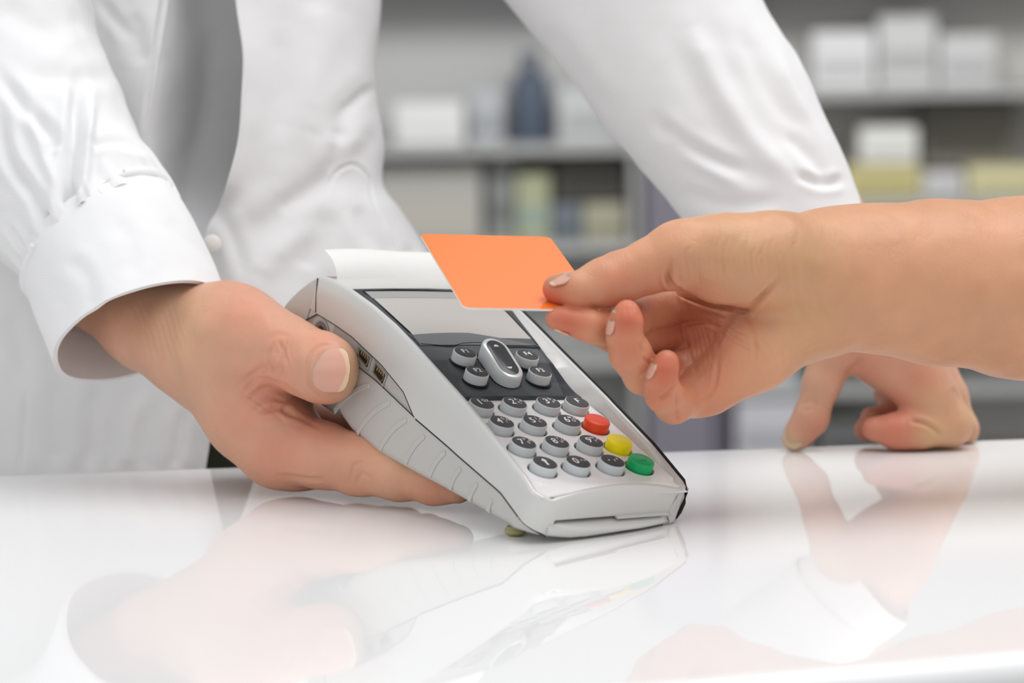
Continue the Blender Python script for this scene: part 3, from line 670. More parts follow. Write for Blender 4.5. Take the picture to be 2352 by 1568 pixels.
A = hand([fore] + meta, [thenar, c_thumb, c_index, c_middle, c_ringf, c_ring], .00062, .009, .0016, .0050, {0: .010, 1: .006})
V, Q = A.mesh(); V = relax(V, Q, 3); N = vnormals(V, Q)
L = [([(1540, 600), (1538, 650), (1600, 690), (1700, 712), (1740, 690), (1790, 640)], 6, 2.0),        # edge of the thumb mound
     ([(1705, 705), (1730, 760), (1735, 830)], 5, .5), ([(1560, 640), (1570, 760), (1600, 860)], 5, .5), ([(1558, 745), (1620, 740), (1660, 760), (1640, 800)], 5, .5),
     ([(1660, 700), (1640, 760), (1650, 800)], 5, .4), ([(1600, 940), (1640, 890), (1650, 820)], 5, .5), ([(1555, 972), (1556, 905)], 4, 1.0), ([(1512, 918), (1535, 905), (1557, 880)], 4, .8),
     ([(1836, 520), (1822, 580), (1826, 650), (1842, 720), (1890, 775)], 7, .35), ([(1880, 560), (1868, 640), (1882, 700), (1930, 765)], 6, .25),
     ([(1478, 820), (1497, 838)], 4, .7), ([(1470, 790), (1476, 812)], 4, .5), ([(1600, 620), (1650, 640), (1700, 640)], 16, -.6)]
for k in range(17):
    x = 1550 + k * 14.5 + random.uniform(-6, 6); ya = random.uniform(-18, 26); L.append(([(x + 6 + k * 1.5, 532 + ya + 3 * abs(k - 7)), (x - 6 + k * 1.5, 590 + random.uniform(-8, 8)), (x - 2 + k * 1.6, 665 - k * 1.5 + random.uniform(-26, 6))], random.uniform(2.8, 4.4), random.uniform(.10, .36)))
for k in range(6):
    L.append(([(1385 + k * 9, 590 - k * 4), (1392 + k * 9, 622 - k * 2), (1384 + k * 9, 650)], 3, .14))
L += [([(1606, 690 + 8 * k), (1650 + 4 * k, 715 + 14 * k), (1690 + 10 * k, 725 + 22 * k)], 3.2, .28) for k in range(5)] + [([(1560 + 10 * k, 700), (1590 + 10 * k, 760), (1600 + 12 * k, 830)], 3, .22) for k in range(4)]
L += [([(1850 + 24 * k, 760 + 10 * k), (1800 + 20 * k, 800 + 3 * k), (1730 + 14 * k, 840)], 3.2, .2) for k in range(4)]
for k in range(4): L.append(([(1440 + k * 16, 690 + k % 2 * 4), (1436 + k * 16, 722)], 2.6, .15)); L.append(([(1700 + k * 34, 750 + k * 12), (1740 + k * 30, 800 + k * 6), (1760 + k * 25, 850)], 3.4, .2))
V = creases(V, N, L); V = V + N * (vnoise(V * 120) * .0009)[:, None]
t = spots(V, [(1265, 690, 60, .9), (1300, 735, 70, .9), (1440, 730, 60, 1.0), (1440, 800, 70, .6), (1525, 850, 60, 1.0), (1510, 905, 50, .7), (1560, 760, 110, .55), (1500, 700, 90, .5), (1600, 900, 120, .45), (1650, 760, 80, .25), (1420, 640, 60, .45), (1560, 970, 60, .5)])
yl = spots(V, [(1850, 600, 90, .55), (1850, 730, 90, .5), (1700, 560, 90, .4), (1800, 560, 60, .3)])
nails_c = [nail_on((1322, 668, 1.0705, 42), (1266, 664, 1.0735, 28), UP * .92 - FW * .40 - RT * .12, .0112, .26, .12, 1.09),
           nail_on((1433, 770, 1.0595, 41), (1440, 712, 1.0588, 33), -RT * .97 - FW * .24, .0082, .26, .12, 1.10),
           nail_on((1517, 868, 1.0625, 36), (1530, 822, 1.061, 27), -RT * .97 - FW * .24, .0076, .26, .12, 1.10),
           nail_on((1320, 741, 1.0680, 33), (1276, 731, 1.0675, 27), -UP * .9 - RT * .3 + FW * .15, .0082, .26, .12, 1.08)]
cust = empty('person', tuple(P(2352, 862, 1.14))); tag(cust, 'customer reaching in from the right, bare forearm and hand holding out an orange card', 'person')
lo, hi = bounds([[(2540, 682, 1.146, 200), (3500, 760, 1.22, 270)]], .02); E_ = Field(lo, hi, .003)
E_.chain([(2540, 682, 1.1465, 205), (3000, 722, 1.17, 238), (3450, 760, 1.20, 255)], .002)
Ve, Qe = E_.mesh(); Ve = relax(Ve, Qe, 3); ze = np.zeros(len(Ve))
cb = body_mesh('body', [(V, Q, t, yl), (Ve, Qe, ze, ze)], nails_c, M_skin); cb.parent = cust; cb.matrix_parent_inverse = Matrix.Translation(-cust.location)

# ---- cashier behind the counter
cash = empty('person', (-.25, .36, -.92)); tag(cash, 'cashier in white coat behind the counter, lifting the terminal and leaning on one hand', 'person')
inv = Matrix.Translation(-cash.location)
r_palm = [[(120, 560, 1.245, 92), (230, 650, 1.230, 98), (345, 737, 1.215, 103), (450, 770, 1.200, 112), (540, 805, 1.188, 128)],
          [(545, 790, 1.185, 118), (600, 950, 1.182, 86), (650, 1022, 1.178, 84)], [(450, 830, 1.205, 92), (560, 960, 1.190, 70), (640, 1030, 1.183, 74)], [(560, 850, 1.19, 110), (640, 930, 1.195, 75)]]
r_thumb = [(520, 755, 1.182, 108), (600, 792, 1.172, 94), (655, 806, 1.165, 75), (700, 829, 1.157, 71), (742, 846, 1.1505, 74), (750, 848, 1.149, 71)]
r_index = [(605, 980, 1.184, 84), (650, 1020, 1.178, 86), (740, 1046, 1.166, 72), (830, 1068, 1.155, 66), (910, 1085, 1.146, 58), (1000, 1108, 1.134, 46), (1052, 1122, 1.127, 34)]
r_mid = [(612, 1000, 1.192, 66), (690, 1060, 1.180, 60), (760, 1062, 1.175, 52), (860, 1055, 1.171, 48), (980, 1070, 1.164, 42)]
r_ring = [(600, 950, 1.215, 80), (720, 985, 1.215, 52), (820, 1000, 1.210, 48), (930, 1020, 1.200, 42)]
A = hand(r_palm, [r_thumb, r_index, r_mid, r_ring], .0007, .012, .006, .006)
Vr, Qr = A.mesh(); Vr = relax(Vr, Qr, 3); N = vnormals(Vr, Qr)
L = [([(560, 880), (610, 845), (660, 862)], 9, .9), ([(555, 905), (600, 868), (655, 885)], 5, .5), ([(560, 925), (610, 890), (655, 905)], 5, .5), ([(575, 950), (620, 915), (655, 925)], 5, .5), ([(590, 950), (640, 938), (680, 955)], 6, .9), ([(680, 905), (650, 945), (690, 960), (740, 985)], 5, .5),
     ([(625, 790), (615, 825), (630, 860)], 4, .6), ([(640, 782), (650, 810), (642, 855)], 4, .6), ([(660, 778), (654, 805), (662, 845)], 4, .45), ([(618, 780), (640, 768), (668, 772)], 6, .3), ([(632, 810), (636, 830), (632, 845)], 8, -.5), ([(668, 778), (664, 800), (668, 830)], 3.5, .2), ([(608, 800), (603, 830), (612, 850)], 4, .2),
     ([(770, 793), (738, 793), (714, 815), (707, 850), (716, 888), (742, 910), (775, 915)], 4.5, .6), ([(700, 800), (690, 850), (704, 900)], 9, -.35), ([(806, 1100), (812, 1070), (836, 1060)], 4, .35), ([(818, 1112), (832, 1088), (856, 1100)], 4, .35), ([(470, 700), (440, 780), (480, 880)], 14, .5), ([(520, 700), (600, 700), (640, 740)], 12, .3),
     ([(640, 1090), (700, 1100), (745, 1100)], 5, .8)]
for k in range(7): L.append(([(300 + k * 14, 690 - k * 6), (330 + k * 14, 760), (350 + k * 16, 840)], 3.2, .1)); L.append(([(560 + 12 * k, 905 + 4 * k), (600 + 9 * k, 930 + 8 * k)], 3, .2))
Vr = creases(Vr, N, L); Vr = Vr + N * (vnoise(Vr * 110) * .0010)[:, None]
tr = spots(Vr, [(560, 720, 90, .45), (650, 790, 60, .4), (740, 780, 50, .45), (620, 900, 90, .6), (640, 1040, 90, .5), (560, 960, 70, .4), (800, 1040, 160, .35), (980, 1110, 80, .6), (730, 960, 90, .6), (300, 760, 80, .2)])
yr = spots(Vr, [(800, 870, 40, .5), (420, 760, 90, .3), (940, 1050, 90, .35)])
nails_r = [nail(P(713, 849, 1.1362), P(801, 847, 1.1304), .0178, -FW * .96 + RT * .02 + UP * .1, .46, .09)]
l_palm = [[(1930, 600, 1.288, 84), (1985, 690, 1.286, 88), (2035, 780, 1.283, 92)], [(2035, 770, 1.283, 84), (2100, 860, 1.28, 74)], [(2060, 740, 1.30, 84), (2125, 850, 1.30, 66)], [(1960, 760, 1.278, 70), (2040, 800, 1.28, 70)]]
l_thumb = [(1960, 750, 1.278, 66), (1915, 810, 1.275, 50), (1888, 880, 1.274, 39), (1862, 960, 1.275, 36), (1832, 1000, 1.277, 27), (1822, 1010, 1.278, 22)]
l_index = [(2080, 830, 1.28, 74), (2140, 915, 1.277, 60), (2182, 975, 1.275, 46), (2110, 988, 1.272, 38), (2060, 990, 1.272, 36), (2008, 985, 1.272, 28)]
l_mid = [(2115, 840, 1.30, 62), (2170, 910, 1.297, 48), (2210, 985, 1.294, 33), (2120, 985, 1.292, 32), (2000, 980, 1.292, 26), (1985, 988, 1.292, 20)]
l_ring = [(2090, 850, 1.318, 56), (2060, 900, 1.318, 46), (2080, 955, 1.31, 32), (2000, 958, 1.308, 24)]
A = hand(l_palm, [l_thumb, l_index, l_mid, l_ring], .0010, .012, .006, .006)
Vl, Ql = A.mesh(); Vl = relax(Vl, Ql, 2); N = vnormals(Vl, Ql)
L = [([(1838, 930), (1862, 922), (1882, 935)], 5, .4), ([(1845, 945), (1868, 938), (1880, 950)], 4, .3), ([(1940, 860), (1970, 840), (1985, 815)], 7, .9), ([(2090, 965), (2130, 975), (2165, 998)], 5, 1.2), ([(2080, 960), (2085, 1000)], 5, .6), ([(2210, 930), (2190, 900), (2200, 990)], 6, .6)]
Vl = creases(Vl, N, L); Vl[:, 2] = np.maximum(Vl[:, 2], .0006)
tl = spots(Vl, [(2060, 990, 90, 1.0), (2000, 985, 60, .8), (1990, 850, 60, .5), (1880, 1000, 50, .6), (2110, 880, 60, .5), (2070, 930, 60, .6)])
ylw = spots(Vl, [(1815, 1025, 26, 1), (2150, 995, 50, .8), (2220, 950, 50, .5), (2150, 930, 50, .4)])
nails_l = [nail(P(1838, 985, 1.2702), P(1806, 1022, 1.2735), .0098, -FW * .9 - RT * .3 + UP * .1, .25, .4)]
# hidden arms and trunk under the coat, coarse
def arm_pts(): return [(-300, 60, 1.36, 215), (-150, 200, 1.31, 200), (0, 400, 1.26, 150), (150, 590, 1.24, 105), (300, 700, 1.22, 95)]
lo, hi = np.array([-.46, .12, -.30]), np.array([.20, .56, .50]); A = Field(lo, hi, .006)
A.cone((-.25, .38, .42), (-.25, .38, .2), .13, .125, .03); A.cone((-.25, .38, .2), (-.25, .375, -.2), .125, .13, .03)
A.cone((-.35, .38, .2), (-.34, .38, -.15), .075, .075, .04); A.cone((-.16, .38, .2), (-.16, .38, -.15), .075, .07, .04)
A.cone((-.40, .39, .40), (-.12, .39, .40), .06, .06, .04); A.cone((-.25, .39, .42), (-.25, .38, .49), .06, .055, .03)
A.cone((-.40, .38, .40), tuple(P(-330, 0, 1.37)), .040, .030, .03); A.cone(tuple(P(-330, 0, 1.37)), tuple(P(0, 250, 1.275)), .030, .028, .02); A.cone(tuple(P(0, 250, 1.275)), tuple(P(150, 590, 1.24)), .028, .017, .02)
A.cone((-.10, .38, .40), tuple(P(1080, -600, 1.41)), .045, .036, .03); A.cone(tuple(P(1080, -600, 1.41)), tuple(P(1475, 0, 1.325)), .036, .034, .03); A.cone(tuple(P(1475, 0, 1.32)), tuple(P(1990, 640, 1.287)), .034, .019, .02)
Vb, Qb = A.mesh(); Vb = relax(Vb, Qb, 3)
z0 = np.zeros(len(Vb))
body = body_mesh('body', [(Vr, Qr, tr, yr), (Vl, Ql, tl, ylw), (Vb, Qb, z0, z0)], nails_r + nails_l, M_skin2); body.parent = cash; body.matrix_parent_inverse = inv
# ------------------------------------------------------------ clothing
def cloth_mat(name, col, tint=.0):
    m = mat(name, col, .85, spec=.25, bscale=40, var=.03); n = m.node_tree.nodes; l = m.node_tree.links; b = n['Principled BSDF']
    b.inputs['Sheen Weight'].default_value = .15
    tc = n.new('ShaderNodeTexCoord'); w = n.new('ShaderNodeTexWave'); w.wave_type = 'BANDS'; w.bands_direction = 'DIAGONAL'; w.inputs['Scale'].default_value = 420; w.inputs['Distortion'].default_value = .6
    n2 = n.new('ShaderNodeTexNoise'); n2.inputs['Scale'].default_value = 90; n2.inputs['Detail'].default_value = 5
    l.new(tc.outputs['Object'], w.inputs['Vector']); l.new(tc.outputs['Object'], n2.inputs['Vector'])
    a = n.new('ShaderNodeMath'); a.operation = 'MULTIPLY_ADD'; a.inputs[1].default_value = .14; l.new(w.outputs['Fac'], a.inputs[0]); l.new(n2.outputs['Fac'], a.inputs[2])
    bp = n.new('ShaderNodeBump'); bp.inputs['Strength'].default_value = .35; bp.inputs['Distance'].default_value = .0008; l.new(a.outputs[0], bp.inputs['Height']); l.new(bp.outputs['Normal'], b.inputs['Normal'])
    return m
M_coat = cloth_mat('white_cotton_twill', (234, 234, 234))
M_trous = mat('dark_olive_wool', (140, 147, 128), .9, bump=.25, bscale=700, var=.3)
M_button = mat('pearl_button', (235, 232, 224), .25)
def sheet(name, G, m, parent, folds=(), amp=.002, freq=14, thick=.0012, close_u=False, extra=None, sub=None):
    """cloth surface from a grid G[nv][nu] of points, with folds and real thickness"""
    G = np.array(G); nv, nu, _ = G.shape; V = G.reshape(-1, 3); iu = nu if close_u else nu - 1
    Q = np.array([(j * nu + i, j * nu + (i + 1) % nu, (j + 1) * nu + (i + 1) % nu, (j + 1) * nu + i) for j in range(nv - 1) for i in range(iu)])
    N = vnormals(V, Q)
    if (N * (V - CAM)).sum(1)[::7].mean() > 0 and not close_u: Q = Q[:, ::-1]; N = -N
    if close_u:
        c = G.mean(1)
        if ((V - np.repeat(c, nu, 0)) * N).sum() < 0: Q = Q[:, ::-1]; N = -N
    f = vnoise(V * freq * np.array([1.0, 1.0, .6])) * 1.2 + .5 * vnoise(V * freq * 2.7 + 5) + .25 * vnoise(V * freq * 6 + 9)
    fade = np.repeat(np.clip((nv - 1 - np.arange(nv)) / (nv * .12), .12, 1), nu) if close_u else 1.0
    V = V + N * (f * amp * fade)[:, None]
    if extra is not None: V = V + N * extra[:, None]
    V = creases(V, N, folds); N = vnormals(V, Q); k = len(V)
    V2 = np.vstack([V, V - N * thick]); F = [tuple(q) for q in Q] + [tuple(q[::-1] + k) for q in Q]
    rim = [(j * nu, (j + 1) * nu) for j in range(nv - 1)] + [(j * nu + nu - 1, (j + 1) * nu + nu - 1) for j in range(nv - 1)] if not close_u else []
    rim += [(i, (i + 1) % nu) for i in range(iu)] + [((nv - 1) * nu + i, (nv - 1) * nu + (i + 1) % nu) for i in range(iu)]
    F += [(a, b, b + k, a + k) for a, b in rim]
    o = fixn(obj(name, V2, F, m)); auto(o, 60)
    if parent is cash: o.parent = cash; o.matrix_parent_inverse = inv
    elif parent is not None: o.parent = parent; o.matrix_parent_inverse = parent.matrix_basis.inverted()
    return o
def tube_grid(pts, nv, nu, mod=None):
    q = crom([list(P(x, y, d)) + [r * d / FPX] for x, y, d, r in pts], nv); c = q[:, :3]; t = np.gradient(c, axis=0); t /= np.linalg.norm(t, axis=1)[:, None]
    a = np.cross(t[0], [0, 0, 1.0]); a /= np.linalg.norm(a); G = []
    for j in range(nv):
        a = a - t[j] * (a @ t[j]); a /= np.linalg.norm(a); b = np.cross(t[j], a); th = np.linspace(0, 2 * PI, nu, endpoint=False)
        r = q[j, 3] * (mod(j / (nv - 1), th) if mod else 1 + 0 * th)
        G.append(c[j] + r[:, None] * (np.cos(th)[:, None] * a + np.sin(th)[:, None] * b))
    return np.array(G)
def rowgrid(rows, nv, nu):
    """rows: (py, [(px, depth) ...]) -> smooth grid of points"""
    R = [[(x, py, d) for x, d in cs] for py, cs in rows]; a = np.array([crom(r, nu) for r in R])   # rows x nu x 3
    b = np.array([crom(a[:, i], nv) for i in range(nu)]).transpose(1, 0, 2)
    return np.array([[P(*p) for p in r] for r in b])
# cashier's left front panel: its free edge gapes toward us
LR = []
for py, e, s in ((-1350, 330, 560), (-900, 420, 800), (-420, 520, 900), (-200, 528, 880), (0, 545, 877), (130, 560, 868), (240, 555, 872), (330, 548, 886), (420, 525, 882), (480, 500, 925), (540, 474, 965), (640, 484, 1020), (800, 506, 1085), (950, 560, 1140), (1085, 612, 1180), (1300, 690, 1230), (1700, 780, 1300)):
    w = s - e; LR.append((py, [(e, 1.268 if py < 480 else 1.278), (e + .14 * w, 1.276), (e + .4 * w, 1.288), (e + .7 * w, 1.300), (s - .06 * w, 1.325), (s, 1.350), (s - .03 * w, 1.385), (s - .15 * w, 1.43), (s - .5 * w, 1.47)]))
FL = [([(870, 190), (800, 260), (770, 330)], 26, 2.0), ([(868, 200), (840, 215), (790, 260)], 10, 1.0), ([(882, 300), (830, 350), (700, 450), (560, 540)], 30, 1.5), ([(800, 290), (775, 340), (760, 400)], 16, 1.0), ([(760, 400), (690, 450), (640, 480)], 18, .8),
      ([(640, 60), (650, 200), (640, 330)], 30, 1.0), ([(720, 0), (730, 120), (700, 300)], 34, -1.6), ([(700, 620), (720, 560), (760, 480)], 30, 1.2), ([(600, 640), (640, 580), (740, 520)], 26, -1.0), ([(905, 600), (850, 540), (820, 470)], 18, 1.4),
      ([(745, 455), (775, 398), (815, 378), (843, 405), (856, 460), (880, 520), (905, 575), (918, 610)], 4, .8), ([(500, 480), (540, 560), (560, 640)], 16, 1.0), ([(560, 130), (545, 330), (490, 470)], 6, -.5), ([(950, 560), (930, 640)], 14, 1.2)]
coat = sheet('lab_coat', rowgrid(LR, 300, 220), M_coat, cash, FL, amp=.0028, freq=13)
RR = []
for py, cs in ((-1350, [(-330, 1.43), (-250, 1.40), (-100, 1.37), (50, 1.35), (180, 1.34), (300, 1.345), (420, 1.36)]), (-900, [(-640, 1.43), (-450, 1.38), (-100, 1.33), (180, 1.315), (320, 1.31), (440, 1.325), (560, 1.35)]), (-420, [(-1020, 1.45), (-520, 1.365), (0, 1.310), (250, 1.300), (400, 1.300), (500, 1.325), (640, 1.35)]), (-200, [(-1020, 1.45), (-520, 1.365), (0, 1.31), (240, 1.300), (390, 1.298), (490, 1.325), (640, 1.35)]), (0, [(-1020, 1.45), (-520, 1.365), (0, 1.31), (230, 1.300), (380, 1.292), (470, 1.326), (630, 1.35)]), (150, [(-1020, 1.45), (-520, 1.365), (0, 1.31), (230, 1.300), (370, 1.290), (470, 1.328), (630, 1.35)]),
               (300, [(-1020, 1.45), (-520, 1.365), (0, 1.31), (230, 1.300), (350, 1.290), (450, 1.328), (600, 1.35)]), (430, [(-1020, 1.45), (-520, 1.365), (0, 1.31), (230, 1.298), (340, 1.288), (430, 1.320), (560, 1.34)]), (530, [(-1020, 1.45), (-520, 1.36), (0, 1.305), (230, 1.295), (340, 1.288), (430, 1.300), (520, 1.30)]),
               (640, [(-1020, 1.45), (-520, 1.355), (0, 1.30), (230, 1.292), (340, 1.287), (430, 1.288), (520, 1.29)]), (800, [(-1020, 1.45), (-520, 1.355), (0, 1.298), (200, 1.288), (330, 1.285), (430, 1.284), (512, 1.287)]), (1000, [(-1020, 1.45), (-520, 1.355), (0, 1.296), (200, 1.286), (310, 1.282), (400, 1.280), (484, 1.284)]),
               (1085, [(-1020, 1.45), (-520, 1.355), (0, 1.295), (200, 1.285), (300, 1.281), (400, 1.279), (471, 1.283)]), (1300, [(-1020, 1.45), (-520, 1.355), (0, 1.295), (180, 1.285), (280, 1.281), (360, 1.279), (440, 1.283)]), (1700, [(-1020, 1.45), (-520, 1.355), (0, 1.295), (160, 1.285), (240, 1.281), (320, 1.279), (400, 1.283)])):
    RR.append((py, cs))
FR = [([(378, -40), (372, 20), (350, 150), (330, 290)], 5, 1.6), ([(300, 30), (330, 150)], 22, 2.0), ([(440, 40), (430, 200), (400, 380)], 26, -1.8), ([(230, 0), (300, 90)], 12, 1.5), ([(60, 900), (50, 1080)], 6, 1.0), ([(215, 880), (205, 1080)], 16, 1.4), ([(330, 900), (300, 1000), (290, 1080)], 18, -1.2), ([(120, 860), (130, 1080)], 24, 1.0), ([(420, 940), (400, 1080)], 14, 1.0), ([(20, 720), (60, 860)], 20, 1.5)]
front = sheet('coat_front_panel', rowgrid(RR, 260, 220), M_coat, coat, FR, amp=.0022, freq=12)
back = []
back.append((-1350, [(-340, 1.40), (-340, 1.45), (-250, 1.49), (0, 1.51), (250, 1.50), (450, 1.47), (560, 1.42)]))
for py in (-900, -420, 0, 500, 1000, 1700): back.append((py, [(-1000, 1.43), (-1040, 1.48), (-800, 1.54), (-200, 1.56), (200, 1.55), (600, 1.51), (790 + py * .12, 1.42)]))
sheet('coat_back_panel', rowgrid(back, 60, 60), M_coat, coat, (), amp=.002)
lo, hi = np.array([-.50, .18, -.02]), np.array([.12, .58, .50]); A = Field(lo, hi, .005)
A.cone((-.25, .38, .42), (-.25, .38, .2), .137, .132, .03); A.cone((-.25, .38, .2), (-.25, .38, .06), .132, .128, .03)
A.cone((-.35, .38, .2), (-.34, .38, .05), .082, .08, .04); A.cone((-.16, .385, .2), (-.16, .385, .06), .080, .074, .04)
A.cone((-.40, .39, .40), (-.12, .39, .40), .070, .070, .04)
A.cone((-.40, .38, .40), tuple(P(-420, -430, 1.365)), .060, .054, .03); A.cone((-.10, .38, .40), tuple(P(1240, -420, 1.385)), .060, .050, .03)
Vk, Qk = A.mesh(); Vk = relax(Vk, Qk, 3); kb = obj('coat_lining', Vk, Qk, M_coat); kb.parent = coat; kb.matrix_parent_inverse = coat.matrix_basis.inverted()
# sleeves
def ruff(v, th):
    e = np.exp(-((1 - v) / .10) ** 2); return 1 + e * (.016 * np.cos(th * 17 + 1.3) + .010 * np.cos(th * 29) + .014 * np.sin(th * 7)) + .02 * math.sin(v * 15) * np.cos(th * 3 + v * 9) + .03 * math.exp(-((v - .86) / .07) ** 2)
FS = [([(182, 180), (176, 280), (160, 380), (158, 480), (160, 515)], 15, 5.5), ([(205, 250), (200, 380), (190, 470)], 10, -2.2), ([(0, 170), (60, 250), (120, 310), (130, 350)], 14, 2.4), ([(0, 260), (20, 360), (80, 450), (120, 530)], 13, 3.2), ([(60, 230), (90, 330), (130, 440)], 12, -1.6),
      ([(200, 330), (280, 325), (360, 350)], 11, 1.6), ([(330, 320), (400, 430), (440, 500)], 10, 1.4), ([(170, 480), (200, 505)], 6, 1.6), ([(190, 430), (215, 500)], 6, 1.8), ([(240, 420), (262, 480)], 7, 1.5), ([(300, 440), (300, 475)], 6, 1.0), ([(100, 480), (125, 545)], 6, 1.8), ([(60, 170), (170, 180), (280, 170)], 20, 1.4), ([(150, 40), (230, 60), (280, 110)], 26, 1.2), ([(20, 520), (60, 590)], 8, 1.6), ([(0, 0), (80, 60), (170, 70)], 30, 1.4), ([(380, 400), (415, 500)], 8, 1.6)]
slv = [(-560, -1000, 1.43, 300), (-420, -430, 1.36, 360), (-170, -70, 1.30, 345), (-25, 190, 1.272, 286), (95, 370, 1.247, 240), (180, 482, 1.232, 212), (242, 566, 1.222, 201)]
sl1 = sheet('coat_sleeve', tube_grid(slv, 340, 300, ruff), M_coat, coat, FS, amp=.0042, freq=19, close_u=True)
def cuffmod(v, th): return 1 + .012 * np.cos(th * 3 + v * 2) + .006 * np.cos(th * 7 + v * 5)
FC = [([(150, 590), (200, 640), (210, 720)], 18, .9), ([(260, 500), (300, 560), (300, 640)], 22, .8), ([(380, 500), (440, 560), (500, 620)], 16, .9), ([(60, 660), (100, 740)], 14, .7)]
cuff = sheet('cuff', tube_grid([(222, 540, 1.2245, 196), (244, 572, 1.221, 206), (285, 670, 1.212, 212), (322, 762, 1.204, 213)], 90, 220, cuffmod), M_coat, sl1, FC, amp=.0008, freq=30, thick=.0022, close_u=True)
FA = [([(1505, 275), (1560, 330), (1640, 370), (1720, 400)], 16, 2.4), ([(1520, 300), (1600, 365), (1700, 420)], 14, -1.8), ([(1240, 60), (1320, 160), (1400, 270)], 24, 1.2), ([(1590, 60), (1640, 180), (1730, 320), (1830, 420)], 26, -2.6), ([(1700, 60), (1760, 200), (1830, 300)], 20, 1.4), ([(1830, 400), (1880, 420), (1940, 415)], 10, 2.2), ([(1800, 300), (1870, 370), (1900, 420)], 14, 1.6), ([(1560, 440), (1680, 470), (1800, 460)], 18, 1.4), ([(1780, 120), (1850, 260), (1920, 360)], 16, -1.4)]
arm = [(790, -1000, 1.43, 300), (1035, -700, 1.41, 290), (1240, -420, 1.38, 282), (1360, -180, 1.345, 268), (1478, 0, 1.325, 245), (1575, 150, 1.315, 232), (1675, 300, 1.305, 214), (1788, 480, 1.295, 190), (1880, 600, 1.290, 150), (1930, 660, 1.288, 138)]
sl2 = sheet('coat_sleeve', tube_grid(arm, 260, 220, lambda v, th: 1 + .02 * np.cos(th * 3 + v * 7)), M_coat, coat, FA, amp=.0030, freq=15, close_u=True)
sheet('cuff', tube_grid([(1915, 640, 1.289, 134), (1960, 675, 1.287, 134), (2010, 715, 1.285, 132)], 40, 120, cuffmod), M_coat, sl2, (), amp=.0006, thick=.002, close_u=True)
bq = P(487, 560, 1.270); bu = MB(); bu.tube([bq, bq - FW * .0009, bq - FW * .0018, bq - FW * .0024], [.0030, .0042, .0041, .0032], 24)
bo = bu.build('coat_button', M_button, coat); bo.matrix_parent_inverse = coat.matrix_basis.inverted()
lo, hi = np.array([-.50, .16, -.925]), np.array([.02, .56, .12]); A = Field(lo, hi, .008)
A.cone((-.27, .41, .02), (-.20, .375, .02), .115, .138, .02); A.cone((-.285, .40, .0), (-.30, .39, -.86), .09, .062, .02); A.cone((-.16, .38, .0), (-.15, .38, -.86), .10, .062, .03)
Vt, Qt = A.mesh(); Vt = relax(Vt, Qt, 2); tr_ = obj('trousers', Vt, Qt, M_trous); tr_.parent = cash; tr_.matrix_parent_inverse = inv
for sx in (-.31, -.15):
    sh = MB().loft([[(sx + .05 * s * math.cos(a), .34 + .13 * s * math.sin(a) * 1.0, -.92 + z) for a in np.linspace(0, 2 * PI, 25)[:-1]] for s, z in ((.95, 0), (1, .02), (.9, .05), (.6, .08), (.45, .09))]).build('shoe', mat('black_leather', (30, 30, 32), .4)); sh.parent = cash; sh.matrix_parent_inverse = inv

# ------------------------------------------------------------ shelving behind (out of focus)
def q3(px, py, d):
    p = P(px, py, d); return p
M_board = mat('shelf_board_grey', (168, 168, 166), .5); M_up = mat('shelf_upright_slate', (112, 108, 118), .5); M_backp = mat('shelf_back_panel', (196, 195, 190), .7)
DS = 6.0
def shelving(name, px0, px1, boards, label, backm, upm, d=DS):
    r = empty(name, tuple(q3((px0 + px1) / 2, 900, d)[:2]) + (-.92,)); tag(r, label, 'shelf unit', 'shelf units behind the counter')
    x0 = q3(px0, 500, d)[0]; x1 = q3(px1, 500, d)[0]; y = q3(px0, 500, d)[1]; iv = Matrix.Translation(-r.location)
    def pt(n_, a, b, m):
        o = bevel(MB().box(a, b).build(n_, m, smooth=False), .003); o.parent = r; o.matrix_parent_inverse = iv
    pt('back_panel', (x0, y + .24, -.92), (x1, y + .26, 1.0), backm)
    for x in (x0 - .02, x1): pt('upright', (x, y - .0, -.92), (x + .02, y + .26, 1.0), upm)
    for py in boards:
        z = q3(1176, py, d)[2]; pt('shelf_board', (x0, y, z - .022), (x1, y + .24, z), M_board)
    return r
bl = (-300, -90, 332, 560, 830, 1075)
shelving('shelf_unit', 560, 1450, bl, 'blurred grey shelf unit between the cashier\'s coat and raised sleeve', mat('pale_back_panel', (180, 180, 179), .7), M_board)
br = (-60, 216, 470, 700, 905, 1080)
shelving('shelf_unit', 1665, 2760, br, 'blurred grey shelf unit at the right above the bare forearm', M_backp, M_up)
x0 = q3(1480, 500, DS)[0]; x1 = q3(1636, 500, DS)[0]; y = q3(1500, 500, DS)[1]
cb_ = empty('tall_cabinet', ((x0 + x1) / 2, y + .2, -.92)); tag(cb_, 'tall slate grey cabinet out of focus between the two shelf units', 'cabinet'); iv = Matrix.Translation(-cb_.location)
for n_, a, b, m in (('cabinet_body', (x0, y - .03, -.92), (x1, y + .36, 1.1), M_up), ('cabinet_door', (x0 + .004, y - .048, -.88), (x1 - .004, y - .031, 1.08), mat('slate_door', (118, 114, 124), .45)), ('door_handle', (x0 + .014, y - .07, -.1), (x0 + .022, y - .0485, .1), M_metal)):
    o = bevel(MB().box(a, b).build(n_, m, smooth=False), .002); o.parent = cb_; o.matrix_parent_inverse = iv
cols = {}
def cm(c):
    if c not in cols: cols[c] = mat('print_%d_%d_%d' % c, tuple(int(v * .93) for v in c), .6)
    return cols[c]
def floorz(boards, py, d):
    z = q3(1176, py, d)[2]; zs_ = [q3(1176, b, DS)[2] for b in boards]; zs_ = [v for v in zs_ if v <= z + .012]; return max(zs_) if zs_ else z
